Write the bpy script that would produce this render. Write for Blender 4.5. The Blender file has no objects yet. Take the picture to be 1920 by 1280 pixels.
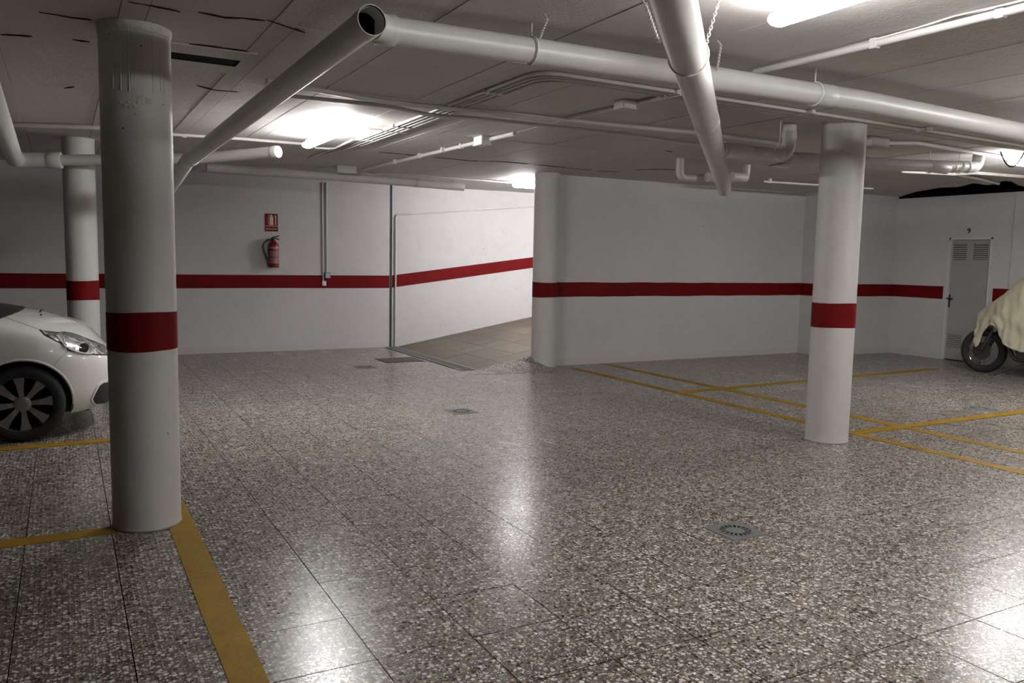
import bpy, bmesh, math, random
from mathutils import Vector, Matrix
from mathutils.bvhtree import BVHTree

random.seed(7)
S = bpy.context.scene
COL = S.collection

# ------------------------------------------------------------------ camera
FPX, PITCH, ROLL, YAW, CAMH = 1536.0, math.radians(5.8), math.radians(1.078), math.radians(28.67), 1.5
_F = Vector((math.sin(YAW) * math.cos(PITCH), math.cos(YAW) * math.cos(PITCH), -math.sin(PITCH)))
_r0 = Vector((math.cos(YAW), -math.sin(YAW), 0))
_u0 = _r0.cross(_F)
_R = math.cos(ROLL) * _r0 + math.sin(ROLL) * _u0
_U = -math.sin(ROLL) * _r0 + math.cos(ROLL) * _u0
EYE = Vector((0, 0, CAMH))
cam = bpy.data.cameras.new('camera')
cam.sensor_width = 36.0
cam.lens = FPX / 1920.0 * 36.0
cam.clip_start = 0.02
camo = bpy.data.objects.new('camera', cam)
COL.objects.link(camo)
m = Matrix((( _R.x, _U.x, -_F.x, 0), (_R.y, _U.y, -_F.y, 0), (_R.z, _U.z, -_F.z, CAMH), (0, 0, 0, 1)))
camo.matrix_world = m
S.camera = camo

# ------------------------------------------------------------------ world, view
w = bpy.data.worlds.new('world')
S.world = w
w.use_nodes = True
w.node_tree.nodes['Background'].inputs[0].default_value = (0.02, 0.02, 0.02, 1)
w.node_tree.nodes['Background'].inputs[1].default_value = 0.0
S.view_settings.view_transform = 'Standard'
S.view_settings.look = 'None'
S.view_settings.gamma = 1.0
S.view_settings.use_curve_mapping = False
S.view_settings.exposure = 0.0
S.cycles.diffuse_bounces = 6
S.cycles.max_bounces = 12
LAMP = 92.0            # radiance of the fluorescent tubes

CEIL = 2.66

# ------------------------------------------------------------------ helpers
def ray(x, y):
    return _F + (x - 960) / FPX * _R - (y - 640) / FPX * _U

def P(x, y, z):
    d = ray(x, y)
    return EYE + d * ((z - CAMH) / d.z)

def PX(x, y, X):
    d = ray(x, y)
    return EYE + d * (X / d.x)

def PY(x, y, Y):
    d = ray(x, y)
    return EYE + d * (Y / d.y)

def proj(p):
    d = Vector(p) - EYE
    f = d.dot(_F)
    if f <= 0.05:
        return None
    return 960 + FPX * d.dot(_R) / f, 640 - FPX * d.dot(_U) / f, f

def wloc(o):
    v = Vector((0, 0, 0))
    while o is not None:
        v = v + o.location
        o = o.parent
    return v

def tag(o, label=None, cat=None, group=None, kind=None):
    if label: o['label'] = label
    if cat: o['category'] = cat
    if group: o['group'] = group
    if kind: o['kind'] = kind
    return o

def empty(name, loc, label=None, cat=None, group=None, rz=0.0):
    o = bpy.data.objects.new(name, None)
    COL.objects.link(o)
    o.location = loc
    o.rotation_euler = (0, 0, rz)
    o.empty_display_size = 0.1
    return tag(o, label, cat, group)

def obj(name, bm, mat, parent=None, smooth=False, local=False, recalc=True, origin=None):
    """one mesh object; world-space verts unless local=True"""
    if recalc:
        bmesh.ops.recalc_face_normals(bm, faces=bm.faces)
    me = bpy.data.meshes.new(name)
    o = bpy.data.objects.new(name, me)
    COL.objects.link(o)
    if parent is not None:
        o.parent = parent
        if not local:
            bmesh.ops.translate(bm, verts=bm.verts, vec=-wloc(parent))
    elif not local:
        if origin is None:
            xs = [v.co.x for v in bm.verts]; ys = [v.co.y for v in bm.verts]; zs = [v.co.z for v in bm.verts]
            origin = Vector(((min(xs) + max(xs)) / 2, (min(ys) + max(ys)) / 2, min(zs)))
        bmesh.ops.translate(bm, verts=bm.verts, vec=-Vector(origin))
        o.location = origin
    bm.to_mesh(me)
    bm.free()
    if mat is not None:
        me.materials.append(mat)
    if smooth:
        for p in me.polygons:
            p.use_smooth = True
        if smooth != 'all':
            try:
                me.set_sharp_from_angle(angle=math.radians(40))
            except Exception:
                pass
    return o

def box(bm, x0, x1, y0, y1, z0, z1):
    vs = [bm.verts.new(c) for c in ((x0, y0, z0), (x1, y0, z0), (x1, y1, z0), (x0, y1, z0), (x0, y0, z1), (x1, y0, z1), (x1, y1, z1), (x0, y1, z1))]
    for f in ((0, 3, 2, 1), (4, 5, 6, 7), (0, 1, 5, 4), (1, 2, 6, 5), (2, 3, 7, 6), (3, 0, 4, 7)):
        bm.faces.new([vs[i] for i in f])
    return vs

def bbox(x0, x1, y0, y1, z0, z1, bevel=0.0):
    bm = bmesh.new()
    box(bm, x0, x1, y0, y1, z0, z1)
    if bevel:
        bmesh.ops.bevel(bm, geom=bm.edges[:], offset=bevel, segments=2, affect='EDGES')
    return bm

def fillet(pts, r, n=6):
    pts = [Vector(p) for p in pts]
    if r <= 0 or len(pts) < 3:
        return pts
    out = [pts[0]]
    for a, b, c in zip(pts, pts[1:], pts[2:]):
        d1 = (a - b); d2 = (c - b)
        l = min(r, d1.length * 0.49, d2.length * 0.49)
        p0 = b + d1.normalized() * l; p1 = b + d2.normalized() * l
        for k in range(n + 1):
            t = k / n
            out.append((1 - t) ** 2 * p0 + 2 * t * (1 - t) * b + t * t * p1)
    out.append(pts[-1])
    return out

def tube(bm, pts, r, seg=16, cap0=True, cap1=True, flat=1.0):
    pts = [Vector(p) for p in pts]
    n = len(pts)
    rr = r if isinstance(r, (list, tuple)) else [r] * n
    T = []
    for i in range(n):
        t = pts[min(i + 1, n - 1)] - pts[max(i - 1, 0)]
        T.append(t.normalized())
    up = Vector((0, 0, 1)) if abs(T[0].z) < 0.9 else Vector((1, 0, 0))
    a = T[0].cross(up).normalized()
    rings = []
    for i in range(n):
        a = (a - T[i] * a.dot(T[i]))
        a = a.normalized() if a.length > 1e-6 else T[i].orthogonal().normalized()
        b = T[i].cross(a)
        rings.append([bm.verts.new(pts[i] + (a * math.cos(2 * math.pi * k / seg) + b * flat * math.sin(2 * math.pi * k / seg)) * rr[i]) for k in range(seg)])
    for i in range(n - 1):
        for k in range(seg):
            bm.faces.new((rings[i][k], rings[i][(k + 1) % seg], rings[i + 1][(k + 1) % seg], rings[i + 1][k]))
    if cap0: bm.faces.new(list(reversed(rings[0])))
    if cap1: bm.faces.new(rings[-1])
    return rings

def tubebm(pts, r, seg=16, **k):
    bm = bmesh.new()
    tube(bm, pts, r, seg, **k)
    return bm

def lathe(bm, prof, c, seg=32, axis='z', jit=0.0, rnd=None, caps=True):
    """prof: (radius, height) list"""
    rings = []
    for (r, h) in prof:
        ring = []
        for k in range(seg):
            a = 2 * math.pi * k / seg
            q = r + (rnd.uniform(-jit, jit) if rnd else 0)
            if axis == 'z': co = (c[0] + q * math.cos(a), c[1] + q * math.sin(a), c[2] + h)
            elif axis == 'y': co = (c[0] + q * math.cos(a), c[1] + h, c[2] + q * math.sin(a))
            else: co = (c[0] + h, c[1] + q * math.cos(a), c[2] + q * math.sin(a))
            ring.append(bm.verts.new(co))
        rings.append(ring)
    for i in range(len(rings) - 1):
        for k in range(seg):
            bm.faces.new((rings[i][k], rings[i][(k + 1) % seg], rings[i + 1][(k + 1) % seg], rings[i + 1][k]))
    if caps:
        bm.faces.new(rings[0]); bm.faces.new(rings[-1])
    return rings

def prism(bm, poly, fn, th):
    """poly of 2D points, fn(u,v,w)->3D; thickness along w"""
    a = [bm.verts.new(fn(u, v, 0)) for u, v in poly]
    b = [bm.verts.new(fn(u, v, th)) for u, v in poly]
    bm.faces.new(a); bm.faces.new(list(reversed(b)))
    n = len(poly)
    for i in range(n):
        bm.faces.new((a[i], b[i], b[(i + 1) % n], a[(i + 1) % n]))

# ------------------------------------------------------------------ materials
class NT:
    def __init__(s, name):
        s.m = bpy.data.materials.new(name)
        s.m.use_nodes = True
        s.t = s.m.node_tree
        s.b = s.t.nodes['Principled BSDF']
    def n(s, typ, **kw):
        x = s.t.nodes.new(typ)
        for k, v in kw.items():
            if k.startswith('_'): setattr(x, k[1:], v)
            else: x.inputs[k].default_value = v
        return x
    def l(s, a, b): s.t.links.new(a, b)
    def pos(s): return s.n('ShaderNodeNewGeometry').outputs['Position']
    def noise(s, vec, scale, detail=4, rough=0.55):
        x = s.n('ShaderNodeTexNoise', Scale=scale, Detail=detail, Roughness=rough)
        s.l(vec, x.inputs['Vector'])
        return x
    def ramp(s, fac, stops, interp='LINEAR'):
        x = s.n('ShaderNodeValToRGB')
        x.color_ramp.interpolation = interp
        e = x.color_ramp.elements
        while len(e) < len(stops): e.new(0.5)
        for i, (p, c) in enumerate(stops):
            e[i].position = p
            e[i].color = c if len(c) == 4 else (*c, 1)
        s.l(fac, x.inputs[0])
        return x
    def mix(s, fac, a, b, typ='MIX'):
        x = s.n('ShaderNodeMix', _data_type='RGBA', _blend_type=typ)
        for sock, v in ((x.inputs[0], fac), (x.inputs[6], a), (x.inputs[7], b)):
            if hasattr(v, 'links') or hasattr(v, 'is_linked'): s.l(v, sock)
            elif isinstance(v, (int, float)): sock.default_value = v
            else: sock.default_value = (*v, 1) if len(v) == 3 else v
        return x.outputs[2]
    def bump(s, h, strength, dist=0.01):
        x = s.n('ShaderNodeBump', Strength=strength, Distance=dist)
        s.l(h, x.inputs['Height'])
        s.l(x.outputs[0], s.b.inputs['Normal'])

def simple(name, col, rough=0.5, metal=0.0, var=0.06, bump=0.05, scale=30.0, spec=0.5):
    t = NT(name)
    p = t.pos()
    nz = t.noise(p, scale)
    c = t.ramp(nz.outputs['Fac'], [(0.3, tuple(max(0, x * (1 - var)) for x in col)), (0.7, tuple(min(1, x * (1 + var)) for x in col))])
    t.l(c.outputs[0], t.b.inputs['Base Color'])
    t.b.inputs['Roughness'].default_value = rough
    t.b.inputs['Metallic'].default_value = metal
    t.b.inputs['Specular IOR Level'].default_value = spec
    if bump: t.bump(nz.outputs['Fac'], bump, 0.004)
    return t.m

def paint_wall(name, col, dirt=(0.35, 0.32, 0.29), pit=True, rough=0.55, foot=True, relief=0.18):
    t = NT(name)
    p = t.pos()
    n1 = t.noise(p, 0.9, 5, 0.6)
    n2 = t.noise(p, 7.0, 5, 0.6)
    n3 = t.noise(p, 60.0, 3, 0.5)
    c1 = t.ramp(n1.outputs['Fac'], [(0.32, tuple(x * 0.93 for x in col)), (0.68, col)])
    c2 = t.ramp(n2.outputs['Fac'], [(0.25, (0.93, 0.925, 0.92)), (0.5, (1, 1, 1))])
    c = t.mix(1.0, c1.outputs[0], c2.outputs[0], 'MULTIPLY')
    if pit:
        v = t.n('ShaderNodeTexVoronoi', Scale=2.4)
        t.l(p, v.inputs['Vector'])
        d = t.ramp(v.outputs['Distance'], [(0.0, (1, 1, 1)), (0.022, (1, 1, 1)), (0.03, (0, 0, 0))])
        c = t.mix(d.outputs[0], c, dirt)
    if foot:
        # scuffs and damp marks creeping up from the skirting, broken up by noise
        sx = t.n('ShaderNodeSeparateXYZ'); t.l(p, sx.inputs[0])
        nf = t.noise(p, 5.0, 5, 0.65)
        add = t.n('ShaderNodeMath', _operation='MULTIPLY_ADD'); t.l(nf.outputs['Fac'], add.inputs[0]); add.inputs[1].default_value = -0.16
        t.l(sx.outputs['Z'], add.inputs[2])
        f = t.ramp(add.outputs[0], [(0.0, (0.45, 0.45, 0.45)), (0.02, (0, 0, 0))])
        f.color_ramp.elements[0].position = 0.0
        c = t.mix(f.outputs[0], c, (0.50, 0.46, 0.42))
    t.l(c, t.b.inputs['Base Color'])
    t.b.inputs['Roughness'].default_value = rough
    h = t.mix(0.35, n2.outputs['Fac'], n3.outputs['Fac'])
    t.bump(h, relief, 0.012)
    return t.m

M = {}
M['wall'] = paint_wall('white_wall_paint', (0.56, 0.548, 0.545))
M['column'] = paint_wall('white_column_paint', (0.58, 0.568, 0.552), foot=False)
M['ceiling'] = paint_wall('ceiling_paint', (0.55, 0.515, 0.492), foot=False, rough=0.7, relief=0.45)
M['dark'] = simple('dark_gap', (0.012, 0.011, 0.010), 0.9, spec=0.1)
M['red'] = simple('red_paint', (0.135, 0.0030, 0.004), 0.6, var=0.1, scale=6, spec=0.12)
M['pipe'] = simple('painted_pipe', (0.55, 0.54, 0.52), 0.42, var=0.05, scale=5, bump=0.04)
M['conduit'] = simple('painted_conduit', (0.56, 0.54, 0.51), 0.45, var=0.08, scale=8)
M['grey_conduit'] = simple('grey_conduit_plastic', (0.42, 0.43, 0.43), 0.4)
M['plaster'] = simple('raw_plaster', (0.55, 0.52, 0.48), 0.85, var=0.2, scale=45, bump=0.7)
M['rough_column'] = simple('rough_column_plaster', (0.50, 0.485, 0.46), 0.8, var=0.15, scale=45, bump=0.8)
M['steel'] = simple('galvanised_steel', (0.40, 0.42, 0.42), 0.42, 0.85, var=0.12, scale=25)
M['chrome'] = simple('chrome', (0.75, 0.75, 0.76), 0.12, 1.0, var=0.02, bump=0)
M['chain'] = simple('white_painted_chain', (0.72, 0.71, 0.68), 0.45)
M['drain'] = simple('grey_drain_plastic', (0.115, 0.12, 0.118), 0.6, var=0.15, scale=40)
M['hole'] = simple('black_hole', (0.006, 0.006, 0.006), 0.9, spec=0.05)
M['rust'] = simple('brown_steel_plate', (0.060, 0.038, 0.030), 0.55, 0.2, var=0.25, scale=14)
M['door'] = simple('grey_door_metal', (0.33, 0.32, 0.305), 0.45, var=0.05, scale=3)
M['doorframe'] = simple('white_door_frame', (0.62, 0.61, 0.60), 0.45)
M['black'] = simple('black_plastic', (0.015, 0.015, 0.016), 0.4)
M['rubber'] = simple('tyre_rubber', (0.012, 0.012, 0.013), 0.75, var=0.2)
M['alloy'] = simple('alloy_rim', (0.26, 0.255, 0.25), 0.4, 0.7, var=0.05)
M['dark_alloy'] = simple('dark_metal', (0.06, 0.06, 0.062), 0.4, 0.7)
M['engine'] = simple('engine_metal', (0.07, 0.07, 0.072), 0.45, 0.7, var=0.3, scale=60)
M['cream'] = simple('cream_print', (0.62, 0.55, 0.36), 0.5)
M['white'] = simple('white_plastic', (0.72, 0.71, 0.70), 0.4)
M['greybox'] = simple('grey_plastic_box', (0.11, 0.12, 0.125), 0.4)
M['ext'] = simple('extinguisher_red', (0.17, 0.006, 0.012), 0.25, var=0.03, bump=0)
M['extlabel'] = simple('extinguisher_label', (0.26, 0.12, 0.13), 0.4, var=0.25, scale=70, bump=0)
M['hose'] = simple('black_hose', (0.02, 0.022, 0.022), 0.5)
M['pattress'] = simple('dark_print', (0.02, 0.02, 0.022), 0.6)

def mk_terrazzo(name, matrix=(0.122, 0.103, 0.090), rough=0.20, per_obj=True):
    t = NT(name)
    p = t.pos()
    if per_obj:
        oi = t.n('ShaderNodeObjectInfo')
        mul = t.n('ShaderNodeVectorMath', _operation='SCALE'); mul.inputs[0].default_value = (37.1, 53.7, 0)
        t.l(oi.outputs['Random'], mul.inputs['Scale'])
        ad = t.n('ShaderNodeVectorMath', _operation='ADD')
        t.l(p, ad.inputs[0]); t.l(mul.outputs[0], ad.inputs[1])
        p2 = ad.outputs[0]
    else:
        p2 = p
    wn = t.noise(p2, 40, 2)
    wv = t.n('ShaderNodeVectorMath', _operation='MULTIPLY_ADD')
    t.l(wn.outputs['Color'], wv.inputs[0]); wv.inputs[1].default_value = (0.012, 0.012, 0); t.l(p2, wv.inputs[2])
    chip = []
    col = None
    for sc, lo, hi in ((46.0, 0.30, 0.38), (92.0, 0.26, 0.36)):
        v = t.n('ShaderNodeTexVoronoi', Scale=sc, Randomness=0.9, _voronoi_dimensions='2D')
        t.l(wv.outputs[0], v.inputs['Vector'])
        sp = t.n('ShaderNodeSeparateColor'); t.l(v.outputs['Color'], sp.inputs[0])
        pal = t.ramp(sp.outputs[0], [(0.0, (0.60, 0.585, 0.545)), (0.20, (0.46, 0.44, 0.41)), (0.36, (0.70, 0.69, 0.655)), (0.48, (0.26, 0.21, 0.165)), (0.64, (0.060, 0.040, 0.030)), (0.80, (0.16, 0.11, 0.075)), (0.89, (0.030, 0.025, 0.023)), (0.95, (0.36, 0.28, 0.17))], 'CONSTANT')
        # chip radius differs from chip to chip
        rad = t.n('ShaderNodeMath', _operation='MULTIPLY_ADD'); t.l(sp.outputs[1], rad.inputs[0]); rad.inputs[1].default_value = 0.32; rad.inputs[2].default_value = 0.14
        df = t.n('ShaderNodeMath', _operation='SUBTRACT'); t.l(rad.outputs[0], df.inputs[0]); t.l(v.outputs['Distance'], df.inputs[1])
        mk = t.ramp(df.outputs[0], [(0.0, (0, 0, 0)), (0.05, (1, 1, 1))])
        chip.append((pal.outputs[0], mk.outputs[0]))
    nb = t.noise(p, 0.7, 4)
    base = t.ramp(nb.outputs['Fac'], [(0.35, tuple(x * 0.80 for x in matrix)), (0.65, tuple(x * 1.15 for x in matrix))])
    c = t.mix(chip[1][1], base.outputs[0], chip[1][0])
    c = t.mix(chip[0][1], c, chip[0][0])
    if per_obj:
        tone = t.ramp(oi.outputs['Random'], [(0.0, (0.93, 0.93, 0.93)), (1.0, (1.0, 0.99, 0.98))])
        c = t.mix(1.0, c, tone.outputs[0], 'MULTIPLY')
    t.l(c, t.b.inputs['Base Color'])
    nr = t.noise(p, 2.2, 5, 0.6)
    r = t.ramp(nr.outputs['Fac'], [(0.3, (rough * 0.75,) * 3), (0.7, (rough * 1.5,) * 3)])
    chipany = t.n('ShaderNodeMath', _operation='MAXIMUM'); t.l(chip[0][1], chipany.inputs[0]); t.l(chip[1][1], chipany.inputs[1])
    rr = t.mix(chipany.outputs[0], (0.28, 0.28, 0.28), r.outputs[0])
    t.l(rr, t.b.inputs['Roughness'])
    t.b.inputs['Specular IOR Level'].default_value = 0.27
    nn = t.noise(p, 28, 3)
    t.bump(nn.outputs['Fac'], 0.06, 0.004)
    return t.m

M['terrazzo'] = mk_terrazzo('terrazzo_tile')
M['terrazzo_far'] = mk_terrazzo('terrazzo_field', per_obj=False)

def mk_ramp():
    t = NT('ribbed_ramp_tile')
    p = t.pos()
    sx = t.n('ShaderNodeSeparateXYZ'); t.l(p, sx.inputs[0])
    mu = t.n('ShaderNodeMath', _operation='MULTIPLY'); t.l(sx.outputs['Y'], mu.inputs[0]); mu.inputs[1].default_value = 2 * math.pi / 0.035
    si = t.n('ShaderNodeMath', _operation='SINE'); t.l(mu.outputs[0], si.inputs[0])
    n1 = t.noise(p, 1.4, 5, 0.6); n2 = t.noise(p, 30, 4)
    oi = t.n('ShaderNodeObjectInfo')
    c1 = t.ramp(n1.outputs['Fac'], [(0.3, (0.125, 0.100, 0.074)), (0.7, (0.19, 0.158, 0.122))])
    c2 = t.ramp(n2.outputs['Fac'], [(0.3, (0.78, 0.78, 0.78)), (0.7, (1.1, 1.1, 1.1))])
    c3 = t.ramp(oi.outputs['Random'], [(0, (0.86, 0.86, 0.86)), (1, (1, 1, 1))])
    c4 = t.ramp(si.outputs[0], [(0.0, (0.72, 0.70, 0.68)), (0.7, (1, 1, 1))])
    c = t.mix(1, c1.outputs[0], c2.outputs[0], 'MULTIPLY'); c = t.mix(1, c, c3.outputs[0], 'MULTIPLY'); c = t.mix(1, c, c4.outputs[0], 'MULTIPLY')
    t.l(c, t.b.inputs['Base Color'])
    t.b.inputs['Roughness'].default_value = 0.62
    t.bump(si.outputs[0], 0.5, 0.006)
    return t.m
M['ramp'] = mk_ramp()

def mk_yellow():
    t = NT('yellow_floor_paint')
    p = t.pos()
    n1 = t.noise(p, 3.5, 6, 0.65); n2 = t.noise(p, 45, 4)
    c1 = t.ramp(n1.outputs['Fac'], [(0.3, (0.215, 0.118, 0.006)), (0.7, (0.32, 0.188, 0.011))])
    c2 = t.ramp(n2.outputs['Fac'], [(0.2, (0.75, 0.75, 0.75)), (0.6, (1, 1, 1))])
    c = t.mix(1, c1.outputs[0], c2.outputs[0], 'MULTIPLY')
    t.l(c, t.b.inputs['Base Color'])
    t.b.inputs['Roughness'].default_value = 0.55
    t.b.inputs['Specular IOR Level'].default_value = 0.12
    t.bump(n2.outputs['Fac'], 0.2, 0.003)
    return t.m
M['yellow'] = mk_yellow()

def mk_emit(name, strength, col=(1.0, 0.985, 0.97)):
    t = NT(name)
    t.b.inputs['Base Color'].default_value = (0.8, 0.8, 0.8, 1)
    t.b.inputs['Emission Color'].default_value = (*col, 1)
    t.b.inputs['Emission Strength'].default_value = strength
    return t.m
M['tube'] = mk_emit('lit_fluorescent_diffuser', LAMP * 1.05)
M['tube_twin'] = mk_emit('twin_fluorescent_diffuser', LAMP * 1.7)
M['tube_old'] = mk_emit('worn_fluorescent_diffuser', LAMP * 1.5)
M['tube_new'] = mk_emit('fresh_fluorescent_diffuser', LAMP * 1.55, (0.99, 0.98, 1.0))

def mk_car():
    t = NT('white_car_paint')
    p = t.pos()
    n = t.noise(p, 3, 3)
    c = t.ramp(n.outputs['Fac'], [(0.3, (0.66, 0.645, 0.615)), (0.7, (0.70, 0.685, 0.655))])
    t.l(c.outputs[0], t.b.inputs['Base Color'])
    t.b.inputs['Roughness'].default_value = 0.32
    t.b.inputs['Coat Weight'].default_value = 1.0
    t.b.inputs['Coat Roughness'].default_value = 0.05
    return t.m
M['car'] = mk_car()
def mk_lens():
    t = NT('headlight_glass')
    p = t.pos()
    v = t.n('ShaderNodeTexVoronoi', Scale=22.0); t.l(p, v.inputs['Vector'])
    sp = t.n('ShaderNodeSeparateColor'); t.l(v.outputs['Color'], sp.inputs[0])
    c = t.ramp(sp.outputs[0], [(0.0, (0.16, 0.16, 0.16)), (0.5, (0.42, 0.42, 0.42)), (0.9, (0.75, 0.75, 0.75))])
    t.l(c.outputs[0], t.b.inputs['Base Color'])
    t.b.inputs['Metallic'].default_value = 0.45
    t.b.inputs['Roughness'].default_value = 0.22
    t.b.inputs['Coat Weight'].default_value = 1.0
    t.b.inputs['Coat Roughness'].default_value = 0.02
    t.bump(v.outputs['Distance'], 0.5, 0.01)
    return t.m
M['lens'] = mk_lens()
M['glass'] = simple('dark_car_glass', (0.012, 0.014, 0.015), 0.06, bump=0)
def mk_cloth():
    t = NT('cream_cloth')
    p = t.pos()
    n = t.noise(p, 9, 4); n2 = t.noise(p, 220, 2)
    c = t.ramp(n.outputs['Fac'], [(0.3, (0.70, 0.645, 0.48)), (0.7, (0.80, 0.745, 0.57))])
    t.l(c.outputs[0], t.b.inputs['Base Color'])
    t.b.inputs['Roughness'].default_value = 0.9
    t.b.inputs['Sheen Weight'].default_value = 0.3
    t.bump(n2.outputs['Fac'], 0.2, 0.002)
    return t.m
M['cloth'] = mk_cloth()

# ------------------------------------------------------------------ setting: floor
XL, XR, YB, YF = -15.0, 12.5, -9.0, 12.82
floor = obj('floor', bbox(XL - 0.1, XR + 0.4, YB - 0.1, YF + 0.2, -0.12, -0.012), M['dark'])
tag(floor, 'speckled terrazzo tile floor of the parking garage', kind='structure')
TS, GAP = 0.4, 0.0042
TX0, TY0 = 0.98 - 42 * TS, 2.80 - 32 * TS

def tile_bm(x0, y0, x1, y1, bm=None, z=0.0):
    bm = bm or bmesh.new()
    box(bm, x0, x1, y0, y1, -0.011, z)
    return bm

tiles = []
nx = int((XR - TX0) / TS) + 2
ny = int((YF - TY0) / TS) + 2
for i in range(nx):
    for j in range(ny):
        x0, y0 = TX0 + i * TS, TY0 + j * TS
        if x0 + TS < XL or y0 + TS < YB or x0 > XR or y0 > YF: continue
        cx, cy = x0 + TS / 2, y0 + TS / 2
        if cx > 4.70 and cy > 9.80 and cx < 10.85: continue       # the ramp lies there
        q = proj((cx, cy, 0))
        d = 1e9
        if q and -90 < q[0] < 2010 and 400 < q[1] < 1420: d = q[2]
        tiles.append((d, x0, y0))
tiles.sort()
tme = None
far = bmesh.new()
g = GAP / 2
for k, (d, x0, y0) in enumerate(tiles):
    if k < 300 and d < 1e8:
        if tme is None:
            bm = tile_bm(-TS / 2 + g, -TS / 2 + g, TS / 2 - g, TS / 2 - g)
            tme = bpy.data.meshes.new('floor_tile')
            bmesh.ops.recalc_face_normals(bm, faces=bm.faces)
            bm.to_mesh(tme); bm.free()
            tme.materials.append(M['terrazzo'])
        o = bpy.data.objects.new('floor_tile', tme)
        COL.objects.link(o)
        o.parent = floor
        o.location = Vector((x0 + TS / 2, y0 + TS / 2, -random.uniform(0, 0.0007))) - floor.location
        o.rotation_euler = (random.gauss(0, 0.0016), random.gauss(0, 0.0016), 0)
    else:
        x1, y1 = min(x0 + TS, XR) - g, min(y0 + TS, YF) - g
        tile_bm(max(x0, XL) + g, max(y0, YB) + g, x1, y1, far, -random.uniform(0, 0.0007))
fo = obj('floor_tile_field', far, M['terrazzo_far'], floor)
tag(fo, kind='stuff')

# ------------------------------------------------------------------ setting: walls
def wallbox(name, label, boxes, mat=None):
    bm = bmesh.new()
    for b in boxes: box(bm, *b)
    return tag(obj(name, bm, mat or M['wall'], recalc=True), label, kind='structure')

WT = CEIL + 0.05
wallbox('wall_back', 'white painted back wall behind the fire extinguisher', [(XL, 4.690, YF, YF + 0.18, -0.1, WT)])
wallbox('wall_ramp', 'white wall climbing beside the ramp', [(4.735, 11.6, YF, YF + 0.18, -0.1, WT)])
wallbox('wall_joint', 'dark vertical joint between two wall sections', [(4.66, 4.75, YF + 0.03, YF + 0.17, -0.1, WT)], M['greybox'])
WBY = 9.78
wallbox('wall_middle', 'white wall running from the ramp column to the corner', [(5.98, 10.85, WBY, WBY + 0.15, -0.1, WT)])
wallbox('wall_return', 'short return of the white wall behind the round column', [(10.85, 11.0, 9.25, WBY + 0.15, -0.1, WT)])
wallbox('wall_corner', 'narrow white wall next to the storage room door wall', [(11.0, 12.5, 9.25, 9.40, -0.1, WT)])
DY0, DY1, DH = 7.575, 8.275, 1.955
wallbox('wall_right', 'white wall with the grey storage door', [(12.5, 12.68, YB, DY0, -0.1, 2.625), (12.5, 12.68, DY1, 9.40, -0.1, 2.625), (12.5, 12.68, DY0, DY1, DH, 2.625)])
wallbox('wall_pilaster', 'shallow white pilaster beside the storage door', [(12.44, 12.5, 6.55, 7.25, 0.0, 2.62)])
wallbox('wall_left', 'white side wall beyond the parked car', [(XL - 0.15, XL, YB, YF + 0.1, -0.1, WT)])
wallbox('wall_front', 'white wall closing the garage', [(XL, 12.68, YB - 0.15, YB, -0.1, WT)])
wallbox('wall_ramp_end', 'wall at the head of the ramp', [(10.85, 11.0, WBY + 0.15, YF, -0.1, WT)])

BZ0, BZ1 = 0.975, 1.178
def band(n, label, pts, y=None, x=None, th=0.003):
    """pts: (coordinate, zbottom, ztop) along the wall"""
    bm = bmesh.new()
    a = []
    for c, z0, z1 in pts:
        if y is not None: vs = [bm.verts.new((c, y, z0)), bm.verts.new((c, y, z1)), bm.verts.new((c, y - th, z0)), bm.verts.new((c, y - th, z1))]
        else: vs = [bm.verts.new((x, c, z0)), bm.verts.new((x, c, z1)), bm.verts.new((x - th, c, z0)), bm.verts.new((x - th, c, z1))]
        a.append(vs)
    for p, q in zip(a, a[1:]):
        bm.faces.new((p[2], q[2], q[3], p[3])); bm.faces.new((p[0], q[0], q[2], p[2])); bm.faces.new((p[1], p[3], q[3], q[1])); bm.faces.new((p[0], p[1], q[1], q[0]))
    bm.faces.new((a[0][0], a[0][2], a[0][3], a[0][1])); bm.faces.new((a[-1][0], a[-1][1], a[-1][3], a[-1][2]))
    return tag(obj('trim_%d' % n, bm, M['red']), label, kind='structure')

def wav(c0, c1, n=24, amp=0.004, z0=BZ0, z1=BZ1):
    return [(c0 + (c1 - c0) * k / n, z0 + random.uniform(-amp, amp), z1 + random.uniform(-amp, amp)) for k in range(n + 1)]
band(1, 'dark red stripe painted along the back wall', wav(XL, 4.690), y=YF)
band(2, 'bright red stripe climbing along the ramp wall', [(4.735, 0.982, 1.182), (6.0, 1.148, 1.345), (7.43, 1.34, 1.53), (11.0, 1.82, 2.01)], y=YF)
band(3, 'dark red stripe on the white middle wall', wav(6.0, 10.85), y=WBY)
band(4, 'dark red stripe on the short wall return', wav(9.26, WBY, 3, 0.002), x=10.85)
band(5, 'dark red stripe on the narrow corner wall', wav(10.85, 12.5, 6, 0.002), y=9.25)
band(6, 'dark red stripe between the wall corner and the door', wav(8.33, 9.25, 4, 0.002), x=12.5)
band(7, 'dark red stripe on the wall behind the covered motorcycle', wav(7.25, 7.52, 2, 0.002), x=12.5)
band(8, 'dark red stripe across the pilaster', wav(6.55, 7.25, 3, 0.002), x=12.44)
band(10, 'dark red stripe on the wall past the pilaster', wav(YB, 6.55, 12, 0.002), x=12.5)
band(9, 'dark red stripe on the side wall behind the car', [(YB, BZ0, BZ1), (YF, BZ0, BZ1)], x=XL + 0.004)

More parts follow.
